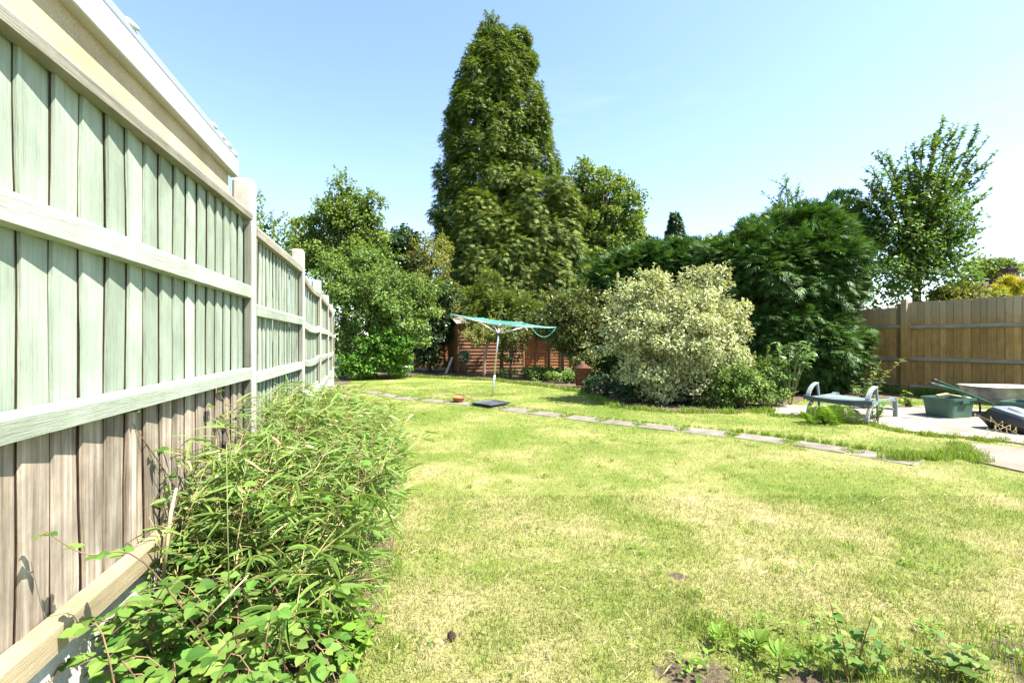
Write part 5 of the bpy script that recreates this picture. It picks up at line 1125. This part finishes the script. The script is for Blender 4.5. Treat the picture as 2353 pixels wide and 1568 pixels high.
bs = ground(1975, 1556)
stems_plant('sapling_weed', 'second tall weed with oval leaves, leaning right at the lower right', 'weed', (bs.x, bs.y, 0), [at(2010, 1395, bs.y), at(1985, 1440, bs.y), at(2030, 1470, bs.y)], L['bramble'], .046, .032, 8, 412, 'stem_red', r=.003)
bs = ground(2200, 1566)
stems_plant('sapling_weed', 'dark leafy weed low in the lower right corner', 'weed', (bs.x, bs.y, 0), [at(2150, 1450, bs.y), at(2120, 1500, bs.y), at(2210, 1480, bs.y), at(2260, 1500, bs.y), at(2300, 1520, bs.y)], L['mid'], .05, .034, 10, 413, 'stem_red', r=.003)
gp = ground(1037, 1471); e = thing('fir_cone', 'small dark fir cone lying on the front lawn', 'cone', Vector((gp.x, gp.y, .018)))
mb = MB(); rc = random.Random(2); mb.loft([[Vector((r * math.cos(w) * rc.uniform(.8, 1.2), r * math.sin(w) * rc.uniform(.8, 1.2), z)) for w in np.linspace(0, 6.283, 11)[:-1]] for r, z in ((.004, -.018), (.014, -.010), (.018, .002), (.014, .014), (.004, .022))]); mb.build('cone', MAT['cone'], e, False, False)
# grass seed heads by the composter
rng = np.random.default_rng(421); gb = ground(2300, 1012); e = thing('seeding_grass', 'dry seeding grass stalks in front of the black composter', 'grass', Vector((gb.x, gb.y, 0))); mb = MB(); P, D, N = [], [], []
for k, (tx, ty) in enumerate([(2276, 958), (2286, 975), (2302, 968), (2320, 976), (2268, 985), (2312, 985), (2240, 950), (2334, 982)]):
    b0 = gb + Vector((rng.normal() * .12, rng.normal() * .05, 0)); tp = at(tx, ty, gb.y - .02); mb.tube([b0, b0.lerp(tp, .5) + Vector((.01, 0, .01)), tp], [.0025, .002, .0015], 5)
    for j in range(16): P.append(tp - Vector((0, 0, .065 * rng.random()))); D.append((rng.normal() * .4, rng.normal() * .4, 1)); N.append((rng.normal(), rng.normal(), .2))
mb.build('stalks', MAT['dry_stem'], e, True); leaves('seed_heads', np.array(P), np.array(D), np.array(N), .018, .007, T_DIA, L['seed'], e, None, None, rng, e.location)

# low weeds and litter scattered in the turf (too many and small to count)
rng = np.random.default_rng(501); P, D, N, Ls = [], [], [], []
for k in range(130):
    if k < 34: c = ground(rng.uniform(1560, 2350), rng.uniform(1430, 1566))
    else: y = rng.uniform(1.6, 5.5); c = Vector((rng.uniform(-.3, .95) * y, y, 0))
    if not free(np.array([c.x]), np.array([c.y]))[0]: continue
    big = .85 if k < 34 else .55
    for j in range(rng.integers(5, 12)):
        w = rng.uniform(0, 6.283); rr = rng.uniform(.005, .04) * big; P.append((c.x + rr * math.cos(w), c.y + rr * math.sin(w), rng.uniform(.012, .045 * big + .01))); D.append((math.cos(w), math.sin(w), rng.uniform(.0, .8))); N.append((rng.normal() * .4, rng.normal() * .4, 1)); Ls.append(rng.uniform(.018, .042) * big)
Ls = np.array(Ls); tag(leaves('lawn_weeds', np.array(P), np.array(D), np.array(N), Ls, Ls * .62, T_OV, L['weed'], None, None, rng.random(len(P)), rng), kind='stuff')
n = 900; y = rng.uniform(1.5, 6.5, n); x = rng.uniform(-.55, 1.1, n) * y; k = free(x, y); x, y = x[k], y[k]; n = len(x); w = rng.uniform(0, 6.283, n)
tag(leaves('dry_clippings', np.stack([x, y, rng.uniform(.012, .034, n)], 1), np.stack([np.cos(w), np.sin(w), rng.normal(size=n) * .15], 1), np.stack([rng.normal(size=n) * .3, rng.normal(size=n) * .3, np.ones(n)], 1), rng.uniform(.02, .075, n), rng.uniform(.003, .006, n), T_DIA, L['seed'], None, None, rng.random(n), rng), kind='stuff')
